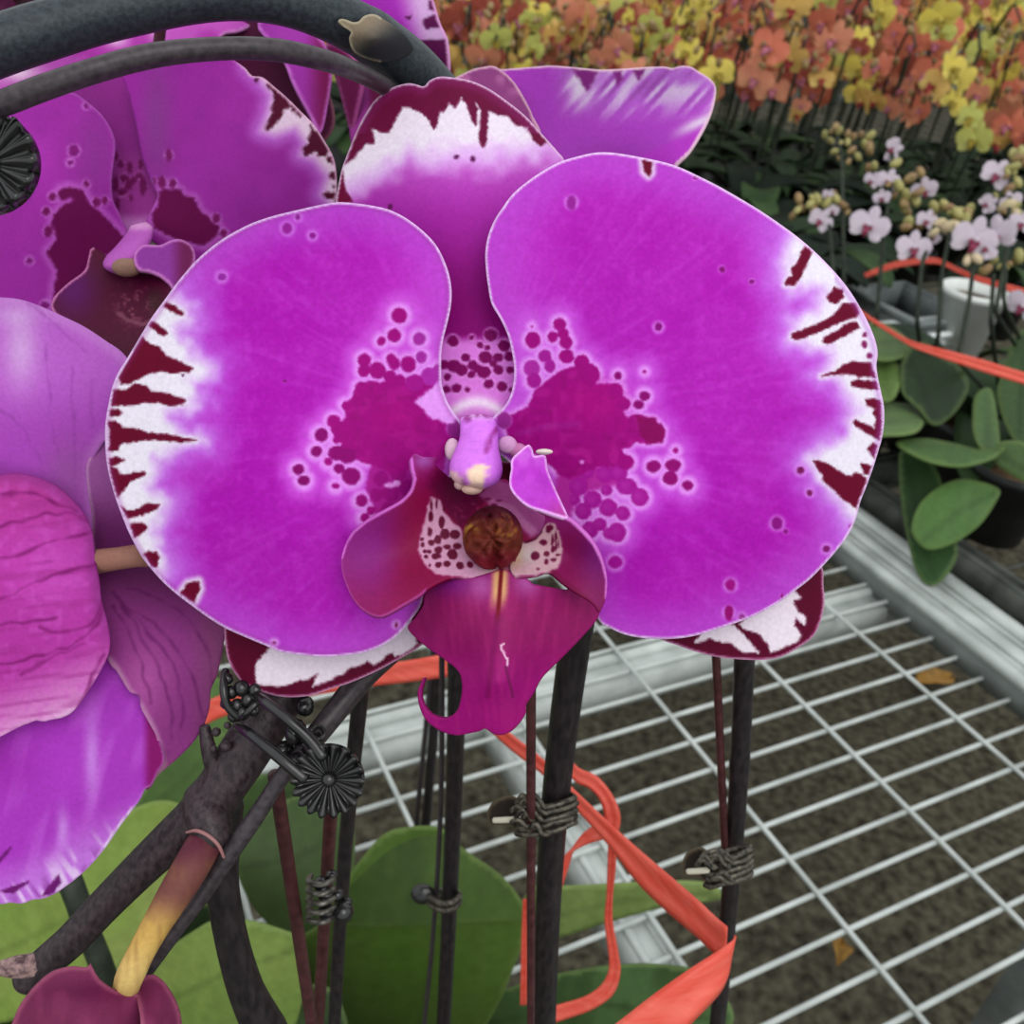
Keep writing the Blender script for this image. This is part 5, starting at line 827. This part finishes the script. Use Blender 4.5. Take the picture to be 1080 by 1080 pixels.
def far_plant(x, y, zt, kinds, label, r_, group=None, nfl=10, spread=.07, drop=.20, leaves=3, pot=True, buds=4, stem_r=.0026, budm=None, name='orchid_plant', zb=ZB, fr=None):
    root = thing(name, (x, y, zb), label, 'plant', group); h = zt-zb
    if pot:
        b = MB(); v, f = tube([(x, y, zb), (x, y, zb+.005), (x, y, zb+.09)], [.038, .04, .052], 16, False); b.add(v, f); b.build('pot', POT, root)
    for k in range(leaves):
        a = r_.uniform(0, 6.28) if leaves > 3 else k*6.28/leaves+r_.uniform(-.6, .6); link(r_.choice(LD), 'leaf', root, (0, 0, .088), (0, 0, a), r_.uniform(.8, 1.15), .002)
    lx = r_.uniform(-.03, .03); ly = -r_.uniform(.0, .05)
    P = [(0, 0, .08), (lx*.3, ly*.2, h*.45), (lx, ly, h*.86), (lx*1.6, ly*1.6-.01, h), (lx*2.2, ly*1.8-.05, h*1.0-drop*.2)]
    q = catmull(S(P)*1.0, .02) if False else S([np.interp(np.linspace(0, 4, 22), range(5), S(P)[:, k]) for k in range(3)]).T
    v, f = tube(q+S([x, y, zb]), stem_r, 6); obj('stem', v, f, BST, root)
    v, f = tube([S([x+.012, y-.01, zb+.06]), S([x+.03, y-.02, zb+h*.5]), S([x+.035, y-.03, zb+h*.9])], .003, 6); obj('stake', v, f, BST, root)
    for k in range(nfl):
        t = (k+.5)/nfl; px = lx*1.6+r_.uniform(-spread, spread); py = ly*1.6-.03+r_.uniform(-spread, spread)*.8; pz = h-drop*t+r_.uniform(-.02, .02)
        yaw = toward((x, y, 0))+r_.gauss(0, .75); link(r_.choice(FD[r_.choice(kinds)]), 'flower', root, (px, py, pz), (r_.uniform(-.6, .4), r_.uniform(-.5, .5), yaw), r_.choice((.55, .75, .9, 1.0, 1.12)))
    for k in range(buds):
        link(budm or BDO, 'bud', root, (lx*1.6+r_.uniform(-spread, spread)*1.1, ly*1.6-.04+r_.uniform(-.05, .05), h-drop*r_.uniform(-.05, .7)), (r_.uniform(-1, 1), r_.uniform(-1, 1), 0), r_.uniform(.7, 1.3))
    return root
rf = random.Random(5); rows = []
def wpos(px, Y):
    "x on the vertical plane at forward distance Y under pixel column px near the top of frame"
    v = W(px, 60, 1.0)-CAM; return float(v[0]/v[1]*Y)
NAMES = {'o': (['or', 'or', 'br', 'sa', 'yo'], 'orange-red moth orchid in bloom in the crowded far rows', 'orange-red orchids on the far bench'),
         'y': (['ye', 'yg', 'ye', 'yo'], 'yellow moth orchid in bloom in the crowded far rows', 'yellow orchids on the far bench'),
         'm': (['sa', 'yg', 'yo', 'sa', 'br'], 'salmon and yellow-green orchid in bloom in the crowded far rows', 'salmon and yellow-green orchids on the far bench')}
for ri in range(11):
    Y = 2.12+ri*.17; x0, x1 = wpos(330, Y), wpos(1180, Y); nx = max(5, int((x1-x0)/(.115+.006*ri)))
    for k in range(nx):
        x = x0+(x1-x0)*(k+.5)/nx+rf.uniform(-.025, .025); u = (x-x0)/(x1-x0)
        kd_ = ('m' if rf.random() < .7 else 'y') if u < .45 else ('o' if rf.random() < .72 else 'y')
        if ri >= 4 and u > .72: kd_ = 'y'
        ks, lab, grp = NAMES[kd_]
        pv = W(760, 104, 1.0)-CAM; zt = CAM[2]+pv[2]/pv[1]*Y+.19+.018*ri+rf.uniform(-.05, .03)+.07*max(0, u-.45)*(1+ri*.6)-(.04 if u < .45 else 0)
        far_plant(x, Y+rf.uniform(-.04, .04), zt, ks, lab, rf, grp, nfl=9 if ri < 5 else 7, spread=.08, drop=.19, leaves=5 if ri < 5 else 0, pot=ri < 5, buds=12 if ri < 4 else 4)
# ---------------- front corner of the second bench: white mini orchids and leafy plants
rm = random.Random(11)
def leafplant(x, y, L, label, seed, pot=None, zb=ZB, ph=.09):
    r_ = random.Random(seed); root = thing('orchid_plant', (x, y, zb), label, 'plant')
    if pot is not None: pot_part(root, x, y, zb, .05, ph, pot)
    for (az, el, ln, wd, arch, m) in L:
        V = []; n, k = 15, 7; p = np.array([x, y, zb+ph]); a = el
        d = np.array([math.cos(az), math.sin(az), 0]); sd = np.array([-math.sin(az), math.cos(az), 0])
        for i in range(n):
            t = i/(n-1); ww = wd*max(.16, math.sin(math.pi*(t*.88+.07)))**.6; ww *= 1 if t < .97 else .45; up = np.cross(d*math.cos(a)+AZ*math.sin(a), sd)*-1
            for j in range(k): s = j/(k-1)*2-1; V.append(p+sd*s*ww/2+up*abs(s)**1.4*ww*-.0+AZ*abs(s)**1.5*ww*.16)
            p = p+(d*math.cos(a)+AZ*math.sin(a))*ln/(n-1); a -= arch/(n-1)
        o = obj('leaf', V, [(i*k+j, (i+1)*k+j, (i+1)*k+j+1, i*k+j+1) for i in range(n-1) for j in range(k-1)], m, root); md = o.modifiers.new('thickness', 'SOLIDIFY'); md.thickness = .0022; md.offset = 0
    return root
def bpt(px, py, z=ZB): p = WZ(px, py, z); return float(p[0]), float(p[1])
def hang_leaf(root, outline, d, c1, c2, ax, seed): return sheet("leaf", outline, tps(d), c_leaf(c1, c2, ax, seed), LEAF, root, 5, .002, step=4)
x, y = bpt(1040, 560); wp = thing('orchid_plant', (x, y, ZB), 'potted orchid at the second bench corner with a broad green leaf hanging down', 'plant'); pot_part(wp, x, y, ZB, .05, .09, POT)
hang_leaf(wp, [(962,560),(968,535),(985,517),(1008,506),(1030,507),(1054,516),(1050,530),(1035,552),(1015,568),(995,577),(976,578)], [(962,560,.93),(1050,515,.98),(985,577,.92),(1010,540,.93)], (66, 96, 48), (76, 108, 56), [(968,575),(1010,540),(1052,518)], 31)
hang_leaf(wp, [(948,490),(952,475),(975,478),(990,500),(1000,540),(1010,580),(1000,605),(985,617),(972,612),(962,590),(952,540)], [(950,480,1.0),(985,616,.94),(1005,570,.95)], (42, 66, 36), (48, 76, 40), [(955,485),(985,610)], 33)
hang_leaf(wp, [(946,466),(975,462),(1010,468),(1035,474),(1062,468),(1050,482),(1020,491),(990,489),(965,480)], [(946,466,.96),(1062,468,1.0),(1015,490,.94)], (66, 94, 50), (76, 104, 56), [(950,468),(1055,474)], 35)
hang_leaf(wp, [(950,395),(956,370),(975,360),(990,372),(1010,385),(1022,405),(1015,425),(1000,442),(985,448),(968,430),(953,415)], [(950,395,1.0),(1022,405,1.02),(985,447,.98),(985,370,1.03)], (34, 50, 30), (40, 60, 34), [(960,375),(985,445)], 37)
hang_leaf(wp, [(1026,435),(1030,415),(1045,410),(1052,440),(1054,475),(1040,478),(1028,460)], [(1026,435,1.02),(1052,412,1.04),(1040,477,.99)], (70, 94, 58), (78, 104, 62), [(1040,415),(1042,475)], 39)
hang_leaf(wp, [(1052,420),(1060,385),(1075,350),(1100,350),(1110,420),(1095,470),(1070,465)], [(1052,420,1.04),(1090,350,1.08),(1080,468,1.0)], (52, 72, 44), (62, 84, 50), [(1080,355),(1075,460)], 41)
hang_leaf(wp, [(928,382),(940,378),(950,390),(948,410),(940,422),(924,420),(920,400)], [(928,382,1.02),(948,400,1.0)], (84, 108, 56), (94, 118, 62), [(935,380),(935,420)], 43)
hang_leaf(wp, [(920,430),(945,424),(966,430),(974,445),(965,456),(940,459),(918,456)], [(920,430,.99),(970,445,.98)], (82, 106, 66), (92, 116, 70), [(920,445),(970,443)], 45)
hang_leaf(wp, [(1045,470),(1075,465),(1100,480),(1090,510),(1065,500),(1050,488)], [(1045,470,1.0),(1090,500,.98)], (76, 98, 60), (84, 108, 66), [(1045,475),(1090,500)], 47)
hang_leaf(wp, [(905,345),(930,340),(955,355),(958,372),(935,380),(910,372)], [(905,345,1.06),(955,365,1.04)], (66, 88, 50), (76, 100, 56), [(905,360),(955,362)], 49)
# white mini orchids: one plant per spray
def mini(label, base, fl, buds, stems, seed, zt=None):
    r_ = random.Random(seed); x, y = bpt(*base); root = thing('orchid_plant', (x, y, ZB), label, 'plant'); pot_part(root, x, y, ZB, .045, .08, POT); o0 = S([x, y, ZB])
    top = None
    for (px, py, d, s, tilt) in fl:
        p = W(px, py, d); link(r_.choice(FD['wh']), 'flower', root, p-o0, (r_.uniform(-.3, .3)-.2, tilt, toward(p)+r_.uniform(-.35, .35)), s)
    for (px, py, d, s, k) in buds: p = W(px, py, d); link({'w': BDW, 'g': BD, 't': BDO}[k], 'bud', root, p-o0, (r_.uniform(-1, 1), r_.uniform(-1, 1), 0), s*.82)
    for (px, py, d, s, k) in list(buds):
        for _ in range(2): p = W(px+r_.uniform(-14, 14), py+r_.uniform(-9, 12), d+r_.uniform(-.02, .03)); link({'w': BDW, 'g': BD, 't': BDO}[r_.choice('gttt' if k != 'w' else 'gtw')], 'bud', root, p-o0, (r_.uniform(-1, 1), r_.uniform(-1, 1), 0), r_.uniform(.45, .95))
    for pts in stems:
        P = [(x, y, ZB+.07)]+[tuple(W(a, b, d)) for a, b, d in pts]; q = S([np.interp(np.linspace(0, len(P)-1, 26), range(len(P)), S(P)[:, k]) for k in range(3)]).T
        v, f = tube(q, .0024, 7); obj('stem', v, f, BST, root)
    for k in range(3): link(r_.choice(LD), 'leaf', root, (0, 0, .08), (0, 0, r_.uniform(0, 6.28)), .9, .002)
    return root
mini('white mini orchid spray with a purple-lipped open bloom nearest the main flower', (900, 470), [(917,237,1.10,1.12,.1),(937,190,1.14,.7,.2),(930,208,1.13,.5,-.3),(942,158,1.16,.7,1.4),(975,200,1.15,.75,-.3),(920,190,1.14,.5,.4)], [(948,196,1.13,1.3,'g'),(955,205,1.13,1.2,'g'),(960,188,1.14,1.3,'t'),(945,172,1.15,1.2,'g'),(918,143,1.17,1.1,'g'),(912,152,1.17,1.0,'g'),(922,175,1.16,1.0,'g'),(905,165,1.17,.9,'g'),(953,215,1.13,1.1,'t'),(966,212,1.13,1.2,'g')], [[(925,330,1.06),(932,250,1.11),(942,180,1.15),(940,150,1.17)]], 61)
mini('white mini orchid spray with a round half-open bloom above the red ribbon', (960, 470), [(964,261,1.06,.95,-.1),(978,232,1.08,.6,.2),(985,250,1.08,.4,.3)], [(1003,240,1.07,1.9,'w'),(1010,225,1.08,1.3,'g'),(1018,232,1.08,1.3,'g'),(958,235,1.09,1.4,'g'),(985,218,1.1,1.2,'g'),(996,216,1.1,1.1,'g'),(1022,222,1.1,1.3,'g'),(990,236,1.08,1.3,'w')], [[(967,340,1.02),(972,280,1.05),(990,225,1.09)], [(990,350,1.0),(993,290,1.04),(1003,240,1.07)]], 62)
mini('white mini orchid spray with two pale lilac blooms facing sideways', (1035, 480), [(1028,252,1.02,1.2,.2),(1050,248,1.04,1.1,-.5),(1042,262,1.02,.6,.8)], [(1020,275,1.02,1.0,'w'),(1048,275,1.03,.9,'g'),(1060,282,1.03,.9,'g')], [[(1010,380,.98),(1022,320,1.0),(1028,270,1.02)], [(1045,340,.99),(1048,290,1.02)]], 63)
mini('white mini orchid spray at the right edge topped by a pure white bloom', (1085, 470), [(1052,184,1.10,.9,.4),(1066,212,1.08,.6,-.6),(1042,215,1.08,.55,.9),(1078,235,1.06,.7,0),(1080,322,1.0,.9,.2)], [(1066,180,1.1,1.4,'g'),(1072,192,1.1,1.3,'g'),(1068,162,1.12,1.1,'g'),(1078,165,1.12,1.2,'t'),(1062,218,1.08,1.7,'w'),(1070,226,1.08,1.4,'w'),(1064,200,1.09,1.2,'t'),(1075,270,1.03,1.3,'g')], [[(1058,320,1.0),(1063,240,1.06),(1068,170,1.11)], [(1050,330,.99),(1060,270,1.03)]], 64)
mini('small budding orchid spray just past the edge of the main right petal', (870, 470), [(866,232,1.16,.75,.5),(878,222,1.17,.4,-.2),(874,206,1.17,.4,.3)], [(855,215,1.17,1.1,'g'),(862,210,1.17,1.2,'g'),(872,214,1.17,1.2,'g'),(882,210,1.17,1.1,'g'),(888,216,1.17,1.0,'t'),(846,220,1.18,.9,'t'),(870,142,1.3,1.0,'g'),(885,138,1.3,1.0,'g'),(880,160,1.28,1.0,'g'),(894,150,1.28,.9,'g')], [[(880,300,1.12),(875,240,1.16),(866,210,1.18)], [(890,290,1.13),(888,170,1.27),(884,145,1.3)]], 65)
# trays and pots between the benches
def crate(label, c, sx, sy, h, m, name='tray'):
    root = thing(name, (c[0], c[1], ZB), label, 'tray'); t = .006; b = MB()
    for (dx, dy, ax_, ay_) in ((0, sy/2, sx, t), (0, -sy/2, sx, t), (sx/2, 0, t, sy), (-sx/2, 0, t, sy)): v, f = box(S(c)+AX*dx+AY*dy+AZ*(ZB+h/2), ax_, ay_, h, (AX, AY, AZ)); b.add(v, f)
    v, f = box(S(c)+AZ*(ZB+t/2), sx, sy, t, (AX, AY, AZ)); b.add(v, f); b.build('body', m, root); b = MB()
    for (dx, dy, ax_, ay_) in ((0, sy/2+.004, sx+.02, .012), (0, -sy/2-.004, sx+.02, .012), (sx/2+.004, 0, .012, sy), (-sx/2-.004, 0, .012, sy)): v, f = box(S(c)+AX*dx+AY*dy+AZ*(ZB+h), ax_, ay_, .008, (AX, AY, AZ)); b.add(v, f)
    b.build('rim', m, root); return root
GRY = mat('tray_grey', (96, 104, 104), (122, 130, 128), 30, .55); WHT = mat('tray_white', (216, 224, 222), (232, 238, 236), 20, .5)
x, y = bpt(950, 352); crate('grey plastic tray with a pale rim standing behind the white orchid stems', (x, y, 0), .13, .16, .055, GRY)
x, y = bpt(1005, 372); pw = thing('plant_pot', (x, y, ZB), 'pale green-white plastic pot behind the white orchid stems', 'pot'); pot_part(pw, x, y, ZB, .05, .11, POTW)
x, y = bpt(955, 372); crate('white plastic tray in front of the grey one on the second bench', (x, y, 0), .16, .05, .04, WHT)
RIBB = RIB
tag(ribbon_part('ribbon', [(900,322,1.02,1,2.6),(912,332,1.01,1,2.8),(935,347,1.0,1,3),(960,362,.985,1,3.4),(980,369,.975,1,4.5),(1000,375,.965,1,5.5),(1037,386,.95,1,6.5),(1080,399,.935,1,6.5),(1130,412,.92,1,6.5)], None, .0006), 'coral red ribbon sagging across the plants at right, in front of the leaves', 'ribbon')
tag(ribbon_part('ribbon', [(912,291,1.14,1,2.2),(930,284,1.13,1,3),(951,278,1.12,1,3.4),(986,275,1.11,1,3.4),(1010,285,1.1,1,3.4),(1031,294,1.09,1,3.6),(1080,308,1.07,1,4),(1120,318,1.05,1,4)], None, .0006), 'coral red ribbon running behind the stems of the white mini orchids', 'ribbon')
# leafy plants filling the second bench and the gap further back
k = 0
def ring(n, r_, ms, ln=(.13, .2)): return [(r_.uniform(0, 6.28) if False else i*6.28/n+r_.uniform(-.4, .4), r_.uniform(.35, 1.0), r_.uniform(*ln), r_.uniform(.055, .075), r_.uniform(.9, 1.9), r_.choice(ms)) for i in range(n)]
LAB = ['dark leafy orchid without flowers between the white orchids and the far rows']
for ri, Y in enumerate([1.05, 1.2, 1.35, 1.5, 1.66, 1.84, 2.0]):
    x0 = wpos(690, Y) if Y > 1.3 else wpos(985-(Y-1.05)*500, Y); x1 = wpos(1190, Y); nx = max(3, int((x1-x0)/.14))
    for j in range(nx):
        x = x0+(x1-x0)*(j+.5)/nx+rm.uniform(-.03, .03); q = S([x, Y, ZB+.1])-CAM; qx = 540+F*(q@CR)/(q@CF)
        if 885 < qx < 1050 and 1.1 < Y < 1.75: continue
        if ((S([x, Y])-S([OX, OY]))@AX[:2])/SB < 6.2: continue
        leafplant(x, Y+rm.uniform(-.03, .03), ring(rm.choice((4, 5)), rm, (LFD, LFG, LFG, LFM)), LAB[0], 900+k, POT)['group'] = 'leafy orchids behind the white ones'; k += 1
# ================================================================ camera, light
cam = bpy.data.cameras.new('camera'); co = bpy.data.objects.new('camera', cam); COL.objects.link(co); SC.camera = co
M = Matrix(((CR[0], CU[0], -CF[0], CAM[0]), (CR[1], CU[1], -CF[1], CAM[1]), (CR[2], CU[2], -CF[2], CAM[2]), (0, 0, 0, 1))); co.matrix_world = M
cam.sensor_width = 36; cam.sensor_fit = 'HORIZONTAL'; cam.lens = 36*F/1080; cam.clip_start = .01; cam.clip_end = 60
cam.dof.use_dof = True; cam.dof.focus_distance = D0; cam.dof.aperture_fstop = 42
wd = bpy.data.worlds.new('greenhouse_daylight'); SC.world = wd; wd.use_nodes = True; nt = wd.node_tree; nt.nodes.clear(); L = nt.links.new
o = nt.nodes.new('ShaderNodeOutputWorld'); bg = nt.nodes.new('ShaderNodeBackground'); tc = nt.nodes.new('ShaderNodeTexCoord'); sx = nt.nodes.new('ShaderNodeSeparateXYZ'); rp = nt.nodes.new('ShaderNodeValToRGB')
L(tc.outputs['Generated'], sx.inputs[0]); L(sx.outputs['Z'], rp.inputs[0]); e = rp.color_ramp.elements; e[0].position = 0; e[0].color = (.75, .80, .80, 1); e[1].position = .8; e[1].color = (1.0, 1.02, 1.05, 1)
L(rp.outputs[0], bg.inputs[0]); bg.inputs[1].default_value = 1.0; L(bg.outputs[0], o.inputs[0])
sd = bpy.data.lights.new('overcast_sun', 'SUN'); sd.energy = .9; sd.angle = math.radians(40); sd.color = (1, .98, .95); so = bpy.data.objects.new('overcast_sun', sd); COL.objects.link(so); so.rotation_euler = (math.radians(38), math.radians(12), math.radians(10))
vs = SC.view_settings; SC.display_settings.display_device = 'sRGB'; vs.view_transform = 'Standard'; vs.look = 'None'; vs.gamma = 1; vs.use_curve_mapping = False; vs.exposure = .15
